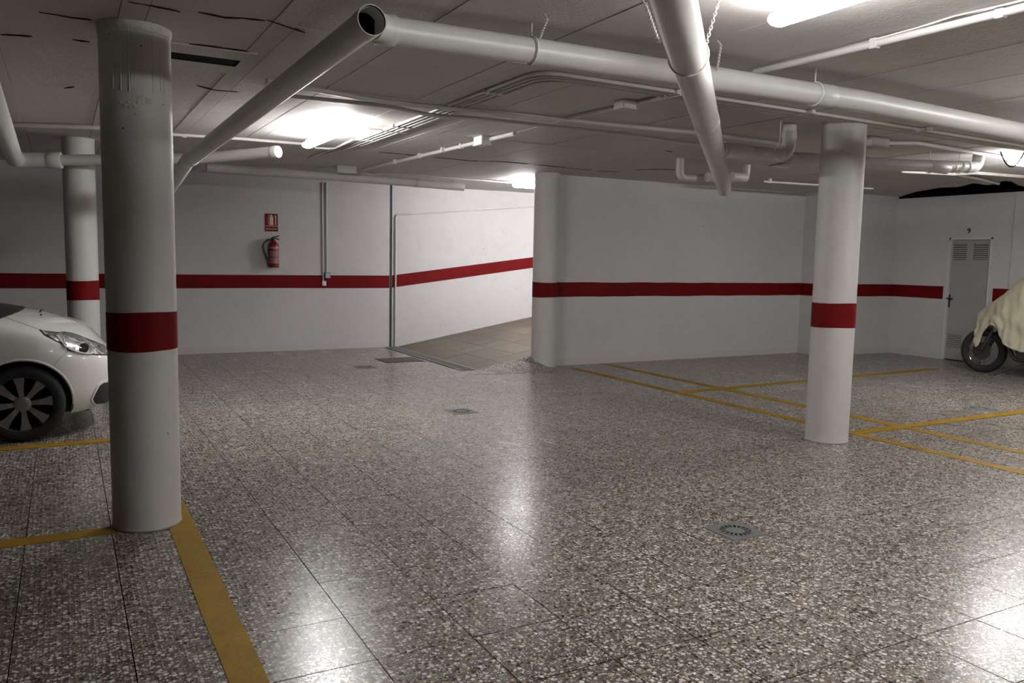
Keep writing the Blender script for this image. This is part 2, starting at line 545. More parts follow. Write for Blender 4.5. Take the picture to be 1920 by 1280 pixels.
# ------------------------------------------------------------------ setting: ramp
RX0, RS = 4.83, 0.176
def rz(x): return max(0.0, (x - RX0) * RS)
bm = bmesh.new()
prism(bm, [(RX0, -0.02), (10.85, rz(10.85) - 0.02), (10.85, -0.1), (RX0, -0.1)], lambda u, v, w_: Vector((u, 9.81 + w_, v)), YF - 9.81)
rampo = tag(obj('floor_ramp', bm, M['dark']), 'brown ribbed tile ramp rising behind the round column', kind='structure')
i = 0
rl = math.sqrt(1 + RS * RS)
x = RX0
while x < 10.7:
    y = 9.80
    while y < YF - 0.05:
        y1 = min(y + 0.4, YF); x1 = x + 0.4
        bm = bmesh.new()
        dz = random.uniform(-0.001, 0.001)
        prism(bm, [(x + 0.0025, rz(x + 0.0025) + dz), (x1 - 0.0025, rz(x1 - 0.0025) + dz), (x1 - 0.0025, rz(x1 - 0.0025) - 0.019), (x + 0.0025, rz(x + 0.0025) - 0.019)], lambda u, v, w_: Vector((u, y + 0.0025 + w_, v)), y1 - y - 0.005)
        obj('ramp_tile', bm, M['ramp'], rampo)
        y += 0.4
    x += 0.4
# terrazzo cheek at the foot of the round column
bm = bmesh.new()
ck = empty('ramp_cheek', (5.1, 9.5, 0), 'small sloped terrazzo wedge at the foot of the ramp column', 'kerb')
A, B = P(889, 702, 0), P(1038, 698, 0)
top = [(4.80, 9.795), (5.10, 9.795), (5.42, 9.795), (5.715, 9.795)]
low = [A + (B - A) * t for t in (0.0, 0.36, 0.66, 1.0)]
for k in range(3):
    for tri in (0, 1):
        bm = bmesh.new()
        t0 = Vector((*top[k], rz(top[k][0]) + 0.004)); t1 = Vector((*top[k + 1], rz(top[k + 1][0]) + 0.004))
        l0, l1 = low[k].copy(), low[k + 1].copy()
        l0.z = l1.z = 0.003
        pts = (l0, l1, t0) if tri == 0 else (t0, l1, t1)
        if k == 2 and tri == 1: pts = (t0, l1, Vector((5.93, 9.60, 0.003)), t1)
        c = sum(pts, Vector()) / len(pts)
        pts = [c + (p - c) * 0.985 for p in pts]
        up = [bm.verts.new(p) for p in pts]; dn = [bm.verts.new((p.x, p.y + 0.0, max(-0.01, p.z - 0.06))) for p in pts]
        bm.faces.new(up); bm.faces.new(list(reversed(dn)))
        for q in range(len(pts)):
            bm.faces.new((up[q], up[(q + 1) % len(pts)], dn[(q + 1) % len(pts)], dn[q]))
        obj('wedge_tile', bm, M['terrazzo'], ck)
# ------------------------------------------------------------------ setting: ceiling
JO, JP, JW = -0.35, 0.688, 0.12
ceil_ = tag(obj('ceiling', bbox(XL - 0.1, XR + 0.15, YB - 0.1, YF + 0.15, CEIL + 0.30, CEIL + 0.36), M['dark']), 'low white painted concrete slab ceiling with board joints', kind='structure')
bm = bbox(XL, 10.98, YB, YF, CEIL + 0.034, CEIL + 0.05)
obj('ceiling_backing', bm, M['dark'], ceil_)
ybr = [YB, 0.9, 4.36, 7.34, 8.98, YF]
k0 = int((XL - JO) / JP) - 1
for k in range(k0, 20):
    xc = JO + JP * k
    a, b = xc - JW / 2, xc + JW / 2
    if b > XL and a < 10.9:
        obj('ceiling_joist', bbox(max(a, XL), min(b, 10.95), YB, YF, CEIL - 0.001, CEIL + 0.033), M['ceiling'], ceil_)
    a, b = xc + JW / 2 + 0.004, xc + JP - JW / 2 - 0.004
    a, b = max(a, XL), min(b, 10.95)
    if b - a > 0.05:
        for y0, y1 in zip(ybr, ybr[1:]):
            dz = random.uniform(-0.0015, 0.0025)
            obj('ceiling_panel', bbox(a, b, y0 + 0.0025, y1 - 0.0025, CEIL + dz, CEIL + 0.033), M['ceiling'], ceil_)
hole = [(12.5, 9.24)] + [tuple(P(px, py, CEIL)[:2]) for px, py in ((1698, 365), (1720, 359), (1760, 352), (1800, 350), (1826, 343), (1850, 347), (1866, 345), (1882, 339), (1896, 340), (1908, 347))] + [(12.5, 7.05)]
bm = bmesh.new()
prism(bm, [(10.955, YB), (12.52, YB), (12.52, 7.05)] + list(reversed(hole[1:-1])) + [(12.52, 9.24), (12.52, 9.42), (10.955, 9.42)], lambda u, v, w_: Vector((u, v, CEIL + w_)), 0.033)
bmesh.ops.triangulate(bm, faces=bm.faces[:])
obj('ceiling_panel', bm, M['ceiling'], ceil_)
obj('ceiling_panel', bbox(10.955, 11.3, 9.42, YF, CEIL, CEIL + 0.033), M['ceiling'], ceil_)

bm = bmesh.new()
box(bm, 12.505, 12.56, YB, 9.5, 2.6255, CEIL + 0.30)
box(bm, 10.6, 12.56, 9.405, 9.5, CEIL + 0.034, CEIL + 0.30)
obj('ceiling_void', bm, M['hole'], ceil_)
def crack(pts, wid=0.012):
    bm = bmesh.new()
    prev = None
    pts = [Vector(p) for p in pts]
    dense = []
    for a, b in zip(pts, pts[1:]):
        n = max(2, int((b - a).length / 0.06))
        for q in range(n): dense.append(a + (b - a) * q / n + Vector((random.uniform(-.006, .006), random.uniform(-.006, .006), 0)))
    dense.append(pts[-1])
    nd = len(dense)
    for q, p in enumerate(dense):
        t = (dense[min(q + 1, nd - 1)] - dense[max(q - 1, 0)]).normalized()
        nrm = Vector((-t.y, t.x, 0))
        ww = wid * (0.25 + 0.75 * random.random()) * (0.15 if q in (0, nd - 1) else 1)
        cur = [bm.verts.new(p + nrm * ww / 2), bm.verts.new(p - nrm * ww / 2)]
        for c in cur: c.co.z = CEIL - 0.0035
        if prev: bm.faces.new((prev[0], cur[0], cur[1], prev[1]))
        prev = cur
    r = bmesh.ops.extrude_face_region(bm, geom=bm.faces[:])
    bmesh.ops.translate(bm, verts=[v for v in r['geom'] if isinstance(v, bmesh.types.BMVert)], vec=(0, 0, 0.004))
    obj('ceiling_crack', bm, M['dark'], ceil_)
for px in (((240, 2), (262, 6), (300, 14), (338, 22)), ((370, 22), (420, 32), (455, 34), (497, 38)), ((500, 37), (535, 48), (572, 61)), ((325, 79), (400, 87), (468, 97)),
           ((1000, 308), (1050, 313), (1110, 319)), ((1118, 320), (1160, 322)), ((710, 285), (735, 287), (800, 293)), ((812, 294), (880, 301), (945, 303), (990, 307)),
           ((70, 22), (135, 33), (172, 37)), ((0, 65), (30, 66), (60, 68)), ((135, 74), (168, 78)), ((370, 160), (400, 168), (445, 172)), ((1247, 282), (1263, 285)),
           ((1190, 318), (1240, 317), (1270, 318)), ((820, 345), (850, 340), (842, 343)), ((1440, 311), (1470, 305), (1500, 308)), ((120, 165), (140, 162))):
    crack([P(a, b, CEIL) for a, b in px], 0.020 if px[0][1] < 60 else 0.03)

# ------------------------------------------------------------------ columns
def column(loc, R, label, collar=False, zb=None):
    t = empty('column', (loc[0], loc[1], 0), label, 'column', 'round columns with a red band')
    rnd = random.Random(int(loc[0] * 100))
    prof = [(R + 0.004, 0.0), (R + 0.002, 0.012), (R, 0.03)]
    n = 40
    prof += [(R, 0.03 + (CEIL - 0.03) * (k + 1) / n) for k in range(n)]
    bm = bmesh.new()
    lathe(bm, prof, (loc[0], loc[1], 0), 48, jit=0.0007, rnd=rnd)
    obj('shaft', bm, M['column'], t, smooth='all')
    bm = bmesh.new()
    z0, z1 = zb or (BZ0, BZ1)
    rings = lathe(bm, [(R - 0.002, z0), (R + 0.0022, z0), (R + 0.0022, (z0 + z1) / 2), (R + 0.0022, z1), (R - 0.002, z1)], (loc[0], loc[1], 0), 48)
    for r_ in (rings[1], rings[3]):
        ph = rnd.uniform(0, 6)
        for k, v in enumerate(r_): v.co.z += 0.004 * math.sin(2 * math.pi * k / 48 * 2 + ph)
    tag(obj('red_band', bm, M['red'], t, smooth=True), 'red painted band')
    if collar:
        bm = bmesh.new()
        lathe(bm, [(R - 0.01, 2.605), (R + 0.001, 2.615), (R + 0.004, 2.63), (R + 0.006, 2.65), (R + 0.004, 2.6605)], (loc[0], loc[1], 0), 72, jit=0.004, rnd=rnd)
        obj('plaster_collar', bm, M['rough_column'], t, smooth=True)
        for (px, py, s) in ((237, 20, .05), (268, 35, .05), (300, 50, .06), (245, 25, .04), (255, 30, .05)):
            pass
    else:
        bm = bmesh.new()
        lathe(bm, [(R - 0.01, CEIL - 0.05), (R + 0.0005, CEIL - 0.04), (R + 0.002, CEIL - 0.01), (R + 0.003, CEIL)], (loc[0], loc[1], 0), 48, jit=0.0015, rnd=rnd)
        obj('plaster_collar', bm, M['column'], t, smooth=True)
    return t
NC = (0.363, 4.85)
column(NC, 0.175, 'white round column with dark red band at the end of the yellow bay line', collar=True)
column((5.70, 4.77), 0.175, 'clean white round column standing where yellow lines meet')
column((0.17, 9.87), 0.155, 'white round column with red band behind the white car')
column((5.845, 9.77), 0.172, 'white column built into the wall end at the foot of the ramp')

# spalled spots on the near column (small plaster lumps)
bm = bmesh.new()
rc = random.Random(3)
def onshaft(px, py):
    d = ray(px, py); a = d.x ** 2 + d.y ** 2; b = -2 * (d.x * NC[0] + d.y * NC[1]); c = NC[0] ** 2 + NC[1] ** 2 - 0.175 ** 2
    t = (-b - math.sqrt(max(0, b * b - 4 * a * c))) / (2 * a)
    return EYE + d * t
near = [o for o in COL.objects if o.name == 'column'][0]
for lst, mat, nm in (([(226, 192, 4), (234, 196, 6), (243, 199, 5), (252, 199, 5), (259, 194, 4), (268, 188, 7), (277, 190, 6), (240, 193, 4), (255, 213, 2.5), (305, 197, 2)], 'plaster', 'spall_patch'),
                     ([(274, 192, 2.8), (270, 186, 1.8), (255, 200, 1.6), (231, 240, 1.3), (264, 86, 1.4), (225, 95, 1.1), (205, 64, 1.2), (186, 60, 1.2), (205, 34, 2), (233, 31, 2), (262, 37, 3), (272, 37, 2.2), (300, 50, 3), (288, 46, 1.8), (317, 55, 1.8), (236, 41, 2), (315, 812, 1.4), (345 - 40, 196, 1.2)], 'hole', 'pit')):
    bm = bmesh.new()
    for px, py, rr in lst:
        c = onshaft(px, py); nrm = Vector((c.x - NC[0], c.y - NC[1], 0)).normalized()
        tt = nrm.orthogonal().normalized(); bb = nrm.cross(tt)
        s = rr * 0.0032
        ring = [bm.verts.new(c + nrm * 0.0004 + (tt * math.cos(a * 0.7) + bb * math.sin(a * 0.7)) * s * rc.uniform(0.6, 1.25)) for a in range(9)]
        tip = bm.verts.new(c + nrm * (0.004 if mat == 'plaster' else 0.0012))
        for q in range(9): bm.faces.new((ring[q], ring[(q + 1) % 9], tip))
    obj(nm, bm, M[mat], near, recalc=False)

for px, y0, y1, rr in ((211, 105, 166, .0028), (224, 40, 170, .0034), (240, 45, 172, .0040), (245, 100, 160, .0022), (285, 60, 178, .0026), (299, 90, 172, .0024), (306, 110, 176, .0020)):
    pts_ = [onshaft(px + (y - y0) * 0.022, y) for y in [y0 + (y1 - y0) * k / 8 for k in range(9)]]
    obj('paint_drip', tubebm(pts_, [rr * (0.5 + 0.08 * k) for k in range(9)], 8), M['column'], near, smooth=True)

# ------------------------------------------------------------------ yellow lines
def line(label, pts, wd, n=1, z=0.0022):
    bm = bmesh.new()
    prev = None
    a, b = Vector(pts[0]), Vector(pts[1])
    t = (b - a).normalized(); nr = Vector((-t.y, t.x, 0))
    N = max(2, int((b - a).length / 0.35))
    for k in range(N + 1):
        p = a + (b - a) * k / N
        w1 = wd / 2 + random.uniform(-.003, .003); w2 = wd / 2 + random.uniform(-.003, .003)
        cur = [bm.verts.new((p + nr * w1).to_3d() + Vector((0, 0, z))), bm.verts.new((p - nr * w2).to_3d() + Vector((0, 0, z)))]
        if prev: bm.faces.new((prev[0], cur[0], cur[1], prev[1]))
        prev = cur
    r = bmesh.ops.extrude_face_region(bm, geom=bm.faces[:])
    bmesh.ops.translate(bm, verts=[v for v in r['geom'] if isinstance(v, bmesh.types.BMVert)], vec=(0, 0, -z - 0.0005))
    return tag(obj('parking_line', bm, M['yellow']), label, 'floor marking', 'yellow bay lines')
def v3(x, y): return Vector((x, y, 0))
line('wide yellow line running from the dark round column along the open aisle', (v3(0.525, -1.2), v3(0.525, 5.2)), 0.130)
line('yellow line meeting the dark round column from the side wall', (v3(-6.5, 4.80), v3(0.20, 4.79)), 0.125)
line('yellow line beside the wheels of the white car', (v3(-6.5, 7.22), v3(0.55, 7.135)), 0.13)
line('yellow line passing in front of the clean white column', (v3(6.158, -0.5), v3(6.150, 9.45)), 0.11, z=0.0020)
line('yellow line parallel to the column line, starting at the middle wall', (v3(6.815, -0.5), v3(6.855, 9.74)), 0.11, z=0.0024)
line('yellow cross line leading toward the covered motorcycle', (v3(6.12, 7.24), v3(11.2, 7.50)), 0.12, z=0.0028)
line('yellow cross line starting behind the clean white column', (v3(6.12, 4.868), v3(12.3, 4.862)), 0.12, z=0.0028)

# ------------------------------------------------------------------ floor drains
def drain_cover(loc, label, copy_of=None):
    if copy_of:
        t = empty('drain_cover', (*loc, 0), label, 'drain', 'square drain covers with round grates')
        for ch in copy_of.children:
            c = ch.copy(); COL.objects.link(c); c.parent = t
        return t
    t = empty('drain_cover', (*loc, 0), label, 'drain', 'square drain covers with round grates')
    h, R = 0.125, 0.100
    bm = bmesh.new()
    out, inn = [], []
    seg = 48
    for k in range(seg):
        a = 2 * math.pi * k / seg
        c, s = math.cos(a), math.sin(a)
        q = h / max(abs(c), abs(s))
        out.append((c * q, s * q)); inn.append((c * R, s * R))
    vo = [bm.verts.new((x, y, 0.004)) for x, y in out]; vi = [bm.verts.new((x, y, 0.004)) for x, y in inn]
    vo2 = [bm.verts.new((x * 1.02, y * 1.02, 0.0)) for x, y in out]; vi2 = [bm.verts.new((x, y, 0.0005)) for x, y in inn]
    for k in range(seg):
        n = (k + 1) % seg
        bm.faces.new((vo[k], vo[n], vi[n], vi[k])); bm.faces.new((vo2[k], vo2[n], vo[n], vo[k])); bm.faces.new((vi[k], vi[n], vi2[n], vi2[k]))
    obj('frame', bm, M['drain'], t, local=True)
    bm = bmesh.new()
    lathe(bm, [(R - 0.001, 0.0003), (R - 0.001, 0.0009)], (0, 0, 0), 40)
    obj('recess', bm, M['hole'], t, local=True)
    gr = bmesh.new()
    lathe(gr, [(0.052, 0.0008), (0.052, 0.0045), (0.049, 0.0055)], (0, 0, 0), 36)
    for r0, r1 in ((0.088, 0.099),):
        a1 = [gr.verts.new((r0 * math.cos(2 * math.pi * k / 40), r0 * math.sin(2 * math.pi * k / 40), 0.005)) for k in range(40)]
        a2 = [gr.verts.new((r1 * math.cos(2 * math.pi * k / 40), r1 * math.sin(2 * math.pi * k / 40), 0.005)) for k in range(40)]
        a3 = [gr.verts.new((v.co.x, v.co.y, 0.0006)) for v in a1]
        for k in range(40):
            n = (k + 1) % 40
            gr.faces.new((a1[k], a1[n], a2[n], a2[k])); gr.faces.new((a3[k], a3[n], a1[n], a1[k]))
    obj('grate', gr, M['drain'], t, local=True)
    for k in range(18):
        a = 2 * math.pi * k / 18
        bb = bmesh.new()
        c, s = math.cos(a), math.sin(a)
        prism(bb, [(0.050, -0.0034), (0.090, -0.0060), (0.090, 0.0060), (0.050, 0.0034)], lambda u, v, w_: Vector((u * c - v * s, u * s + v * c, 0.0008 + w_)), 0.004)
        obj('grate_bar', bb, M['drain'], t, local=True)
    return t
dc = drain_cover((3.265, 3.315), 'large grey square drain cover with a slotted round grate in the open floor')
drain_cover((3.37, 7.17), 'grey square drain cover in the wall reflection in front of the ramp', dc)
drain_cover((3.53, 10.58), 'small grey drain cover beside the brown steel plate', dc)
drain_cover((8.52, 5.17), 'grey drain cover inside the bay next to the motorcycle', dc)

pl = empty('floor_plate', (4.24, 11.14, 0), 'flat brown steel access plate set in the floor by the ramp', 'plate')
obj('plate', bbox(3.95, 4.53, 10.90, 11.39, 0.0, 0.005, 0.001), M['rust'], pl)
obj('plate_edge', bbox(3.94, 4.54, 10.89, 11.40, 0.0, 0.002), M['dark'], pl)

ch = empty('drain_channel', (4.70, 11.3, 0), 'long dark grated drain channel along the foot of the ramp', 'drain')
obj('channel_recess', bbox(4.61, 4.80, 9.80, 12.80, 0.0, 0.0015), M['hole'], ch)
for xx in (4.60, 4.795):
    obj('channel_rim', bbox(xx, xx + 0.018, 9.79, 12.81, 0.0, 0.008), M['steel'], ch)
y = 9.80
while y < 12.7:
    bm = bmesh.new()
    yy = y + 0.006
    while yy < y + 0.49:
        box(bm, 4.615, 4.797, yy, yy + 0.012, 0.001, 0.006)
        yy += 0.024
    for xx in (4.65, 4.705, 4.76):
        box(bm, xx, xx + 0.006, y + 0.004, y + 0.494, 0.001, 0.0055)
    obj('grate', bm, M['drain'], ch)
    y += 0.5

# ------------------------------------------------------------------ lamps
def lamp(a, b, label, mat, r=0.030):
    a, b = Vector(a), Vector(b)
    t = empty('tube_lamp', (a.x, a.y, a.z - r), label, 'lamp', 'lit fluorescent ceiling lamps')
    d = (b - a).normalized()
    L = (b - a).length
    prof = [(0.0, 0.4), (0.012, 0.75), (0.03, 1.0), (L - 0.03, 1.0), (L - 0.012, 0.75), (L, 0.4)]
    obj('diffuser', tubebm([a + d * s for s, _ in prof], [0.055 * q for _, q in prof], 24, flat=0.55), M[mat], t, smooth=True)
    nr = Vector((-d.y, d.x, 0))
    up = Vector((0, 0, 1))
    bm = bmesh.new()
    top = CEIL - a.z
    p = [a + d * 0.05, a + d * (L - 0.05)]
    vs = []
    for q in p:
        for s in (-1, 1):
            for z in (r * 0.97, r + 0.014): vs.append(bm.verts.new(q + nr * s * 0.022 + up * z))
    bmesh.ops.convex_hull(bm, input=vs)
    obj('housing', bm, M['white'], t)
    for s in (0.22, L - 0.22):
        bm = bmesh.new()
        vs = []
        for e in (-0.012, 0.012):
            for sd in (-1, 1):
                for z in (r + 0.008, top): vs.append(bm.verts.new(a + d * (s + e) + nr * sd * 0.014 + up * z))
        bmesh.ops.convex_hull(bm, input=vs)
        obj('bracket', bm, M['white'], t)
    return t
LZ = 2.562
lamp((2.785, 2.75, LZ), (2.785, 1.48, LZ), 'bright fluorescent tube lamp near the hanging diagonal pipe', 'tube')
lamp((2.13, 8.17, LZ), (2.13, 6.90, LZ), 'bright fluorescent tube lamp beside the bundle of ceiling conduits', 'tube_old')
lamp((5.80, 10.66, LZ), (7.05, 10.66, LZ), 'fluorescent tube lamp over the ramp behind the column', 'tube_new')
lamp((6.2, 2.75, LZ), (6.2, 1.50, LZ), 'fluorescent tube lamp farther along the aisle beyond the clipped conduit', 'tube_twin')
lamp((8.35, 10.9, LZ), (9.60, 10.9, LZ), 'second fluorescent tube lamp farther up the ramp', 'tube_new')
lamp((8.42, 4.98, LZ), (9.67, 4.98, LZ), 'fluorescent tube lamp above the motorcycle bay', 'tube_twin')

# ------------------------------------------------------------------ pipes
def pipe(name, label, cat, pts, r, mat='pipe', bend=0.0, seg=20, collars=(), group=None, open0=False, clips=()):
    pts = [Vector(p) for p in pts]
    t = empty(name, (pts[0].x, pts[0].y, min(p.z for p in pts) - r), label, cat, group)
    path = fillet(pts, bend)
    o = obj('tube', tubebm(path, r, seg, cap0=not open0), M[mat], t, smooth=True)
    for (p, d, rr, ln) in collars:
        p, d = Vector(p), Vector(d).normalized()
        bm = tubebm([p - d * ln / 2, p - d * (ln / 2 - 0.004), p + d * (ln / 2 - 0.004), p + d * ln / 2], [rr * 0.97, rr, rr, rr * 0.97], seg)
        obj('collar', bm, M[mat], t, smooth=True)
    for p in clips:
        p = Vector(p)
        obj('clip', bbox(p.x - 0.02, p.x + 0.02, p.y - 0.02, p.y + 0.02, p.z - r * 1.3, CEIL - 0.003, 0.003), M[mat], t)
    return t

# A: long pipe with the open end, along the joists
ZA = 2.52
A0 = P(697, 38, ZA)
A1 = P(352, 301, 2.32)
A2 = P(326, 341, 2.20)
pa = pipe('drain_pipe', 'long white pipe with a black open end joining the cross pipe', 'pipe', [A0, A1, A1 + (A2 - A1) * 1.5], 0.064, bend=0.10, open0=True, group='white drain pipes under the ceiling',
          collars=[(A1 + (A0 - A1).normalized() * 0.16, A0 - A1, 0.070, 0.10)])
dA = (A1 - A0).normalized()
obj('pipe_mouth', tubebm([A0 + dA * 0.10, A0 + dA * 0.11], 0.0628, 24), M['hole'], pa)
bm = bmesh.new()
rg = []
for k in range(24):
    a = 2 * math.pi * k / 24
    n1 = dA.cross(Vector((0, 0, 1))).normalized(); n2 = dA.cross(n1)
    rg.append((A0 - dA * 0.005 + (n1 * math.cos(a) + n2 * math.sin(a)) * 0.0635, A0 - dA * 0.005 + (n1 * math.cos(a) + n2 * math.sin(a)) * 0.0675, A0 + dA * 0.09 + (n1 * math.cos(a) + n2 * math.sin(a)) * 0.0675, A0 + dA * 0.09 + (n1 * math.cos(a) + n2 * math.sin(a)) * 0.058))
vv = [[bm.verts.new(c) for c in r_] for r_ in rg]
for k in range(24):
    n = (k + 1) % 24
    for q in range(4): bm.faces.new((vv[k][q], vv[n][q], vv[n][(q + 1) % 4], vv[k][(q + 1) % 4]))
obj('mouth_rim', bm, M['pipe'], pa, smooth=True)
obj('mouth_lining', tubebm([A0 - dA * 0.003, A0 + dA * 0.10], 0.0628, 24, cap0=False, cap1=False), M['hole'], pa)

# B: long cross pipe
ZB = 2.528
B0 = Vector((A0.x + 0.05, A0.y + 0.10, ZB))
b1, b2, b3, b4 = P(1000, 96, ZB), P(1300, 141, ZB - 0.005), P(1619, 190, ZB - 0.02), P(1900, 245, ZB - 0.06)
b5 = b4 + (b4 - b3) * 1.6
pipe('drain_pipe', 'long white cross pipe hung on chains below the ceiling', 'pipe', [B0, P(735, 58, ZB), b1, b2, b3, b4, b5], 0.0635, group='white drain pipes under the ceiling', seg=24,
     collars=[(P(722, 56, ZB), (1, 0, 0), 0.070, 0.09), (b2 + (b3 - b2) * 0.75, b3 - b2, 0.066, 0.12)])
# C: diagonal pipe
ZC = 2.375
c0, c1 = P(1262, 0, ZC), P(1355, 340, ZC - 0.01)
dC = (c1 - c0).normalized()
cs = c0 - dC * 1.6
ce_ = c1 + dC * 0.42
def conC(py):
    best = min(range(400), key=lambda k: abs(proj(c0 + (c1 - c0) * k / 400)[1] - py))
    return c0 + (c1 - c0) * best / 400
pipe('drain_pipe', 'thick white diagonal pipe hung on a chain sling', 'pipe', [cs, c0, c1, ce_, ce_ + dC * 0.1 + Vector((0, 0, -0.05))], 0.080, group='white drain pipes under the ceiling', seg=28,
     collars=[(conC(228), dC, 0.083, 0.22), (conC(262), dC, 0.082, 0.03), (c1 + dC * 0.30, dC, 0.083, 0.14)])
# D: branch to the right of C
d0 = P(1352, 284, 2.375); d1 = P(1470, 287, 2.40); d1.y = d0.y - 0.02; d0.z = d1.z = 2.39
d2 = Vector((d1.x + 0.12, d1.y, 2.39))
pipe('drain_pipe', 'short white branch pipe with an elbow into the ceiling off the diagonal pipe', 'pipe', [d0, d2, Vector((d2.x, d2.y, CEIL - 0.003))], 0.055, bend=0.12, group='white drain pipes under the ceiling',
     collars=[(d0 + Vector((0.16, 0, 0)), (1, 0, 0), 0.066, 0.26), (d2 + Vector((0, 0, 0.17)), (0, 0, 1), 0.06, 0.06)])
# E: pipe passing behind the right column
EY = 5.20
e0, e1, e2 = PY(1478, 296, EY), PY(1700, 310, EY), PY(1832, 313, EY)
eE = PY(1760, 313, EY)
pipe('drain_pipe', 'white pipe passing behind the clean column with an elbow at its end', 'pipe', [e0, e1, e2, Vector((e2.x + 0.02, EY, CEIL - 0.003))], 0.056, bend=0.13, group='white drain pipes under the ceiling',
     collars=[(eE, (1, 0, 0), 0.062, 0.24), (PY(1812, 313, EY), (1, 0, 0), 0.061, 0.05), (PY(1785, 313, EY), (1, 0, 0), 0.058, 0.03)])
# F: small pipe behind C
f0, f1 = P(1246, 337, 2.44), P(1430, 331, 2.50)
f1.y = f0.y = (f0.y + f1.y) / 2
pipe('drain_pipe', 'thin white pipe with elbows at both ends crossing the diagonal pipe', 'pipe', [Vector((f0.x, f0.y, CEIL - 0.002)), f0, f1, Vector((f1.x, f1.y, CEIL - 0.002))], 0.045, bend=0.09, group='white drain pipes under the ceiling',
     collars=[(P(1340, 333, 2.465), (1, 0, 0), 0.056, 0.22), (P(1385, 332, 2.48), (1, 0, 0), 0.054, 0.22)])
# G: capped pipe by the left
g0 = Vector((1.885, 8.34, 2.50)); g1 = P(365, 297, 2.47); g2 = P(62, 301, 2.38)
pg = pipe('drain_pipe', 'white pipe with a round end cap hanging behind the columns', 'pipe', [g0, g1, g2], 0.055, group='white drain pipes under the ceiling')
dG = (g0 - g1).normalized()
obj('end_cap', tubebm([g0 - dG * 0.05, g0, g0 + dG * 0.012, g0 + dG * 0.016], [0.061, 0.061, 0.058, 0.04], 24), M['pipe'], pg, smooth=True)
# H: pipe along the joists at the far side joining G
h1 = g2 + Vector((-0.16, 0.06, 0))
h0 = P(2, 246, 2.40); h0.x = h1.x + 0.02
hd = (h0 - h1).normalized()
pipe('drain_pipe', 'thick white pipe with an elbow above the white car', 'pipe', [h1 + (h0 - h1) * 2.6, h1 + hd * 0.0, g2 + (g1 - g2).normalized() * 0.25], 0.078, bend=0.16, group='white drain pipes under the ceiling',
     collars=[(g2 + (g1 - g2).normalized() * 0.2, g1 - g2, 0.083, 0.12)])
# wall pipe over the extinguisher
pipe('drain_pipe', 'white pipe running along the top of the back wall', 'pipe', [Vector((1.6, 10.95, 2.56)), Vector((3.2, 10.95, 2.55)), Vector((5.15, 10.98, 2.52))], 0.058, group='white drain pipes under the ceiling',
     collars=[(Vector((4.45, 10.965, 2.53)), (1, 0, 0), 0.061, 0.12)])

# ------------------------------------------------------------------ conduits
CG = 'conduits clipped to the ceiling'
for k in range(4):
    off = k * 0.05
    z = CEIL - 0.014
    xk = 2.60 + off; yk = 4.47 + off
    cl = [Vector((xk, yy, z)) for yy in (5.2, 7.0, 8.0)] + [Vector((xx, yk + 0.02, z)) for xx in (3.7, 5.0, 6.4)]
    names = ['outermost conduit of the four running past the lit lamp', 'second conduit of the four bending below the cross pipe', 'third conduit of the four bending below the cross pipe', 'innermost conduit of the four bending below the cross pipe']
    pipe('conduit', names[k], 'conduit', [Vector((xk + 0.02, 9.95 - 0.5 * k, z)), Vector((xk, yk, z)), Vector((5.3, yk + 0.06, z)), Vector((9.5, yk + 0.22, z))], 0.0125, 'grey_conduit' if k % 2 else 'conduit', bend=0.18, seg=8, clips=cl, group=CG)
pipe('conduit', 'upper conduit of the pair crossing the middle of the ceiling', 'conduit', [P(500, 152, 2.63), P(700, 187, 2.63), P(783, 197, 2.63), P(967, 213, 2.63), P(1140, 233, 2.63), P(1310, 249, 2.63), P(1480, 272, 2.63)], 0.019, bend=0.1, seg=10, group=CG)
pipe('conduit', 'lower conduit of the pair, bulging around the conduit bundle', 'conduit', [P(500, 172, 2.64), P(543, 180, 2.64), P(733, 199, 2.63), P(767, 208, 2.62), P(817, 217, 2.615), P(883, 221, 2.62), P(1000, 233, 2.63), P(1140, 248, 2.635), P(1312, 272, 2.635), P(1450, 288, 2.635)], 0.016, bend=0.1, seg=10, group=CG)
pipe('conduit', 'short conduit with a junction box joining the conduit bundle', 'conduit', [P(1062, 222, 2.64), P(1166, 200, 2.64), P(1276, 175, 2.64)], 0.016, seg=10, group=CG)
q = P(1172, 199, 2.62)
jb = empty('junction_box', (q.x, q.y, 2.6), 'square ceiling junction box in the short conduit behind the diagonal pipe', 'box')
obj('box_body', bbox(q.x - 0.06, q.x + 0.06, q.y - 0.06, q.y + 0.06, 2.60, CEIL, 0.005), M['conduit'], jb)
obj('box_lid', bbox(q.x - 0.064, q.x + 0.064, q.y - 0.064, q.y + 0.064, 2.595, 2.604, 0.002), M['conduit'], jb)
z = 2.63
cl = [P(740, 303, z), P(787, 292, z), P(830, 281, z), P(865, 274, z)]
pipe('conduit', 'bright conduit leading to a small box ahead of the back wall', 'conduit', [P(682, 318, z), P(890, 268, z), P(965, 250, z)], 0.020, seg=10, group=CG, clips=cl)
q = P(904, 266, 2.61)
jb = empty('junction_box', (q.x, q.y, 2.58), 'small white box at the end of the bright ceiling conduit', 'box')
obj('box_body', bbox(q.x - 0.05, q.x + 0.05, q.y - 0.09, q.y + 0.09, 2.585, CEIL, 0.005), M['white'], jb)
obj('box_lid', bbox(q.x - 0.055, q.x + 0.055, q.y - 0.095, q.y + 0.095, 2.575, 2.588, 0.003), M['white'], jb)
cl = [P(1640, 82, z), P(1877, 24, z)]
pipe('conduit', 'bright conduit with clips beside the tube lamp and cross pipe', 'conduit', [P(1415, 135, z), P(1640, 82, z), P(1990, -4, z)], 0.019, seg=10, group=CG, clips=cl)
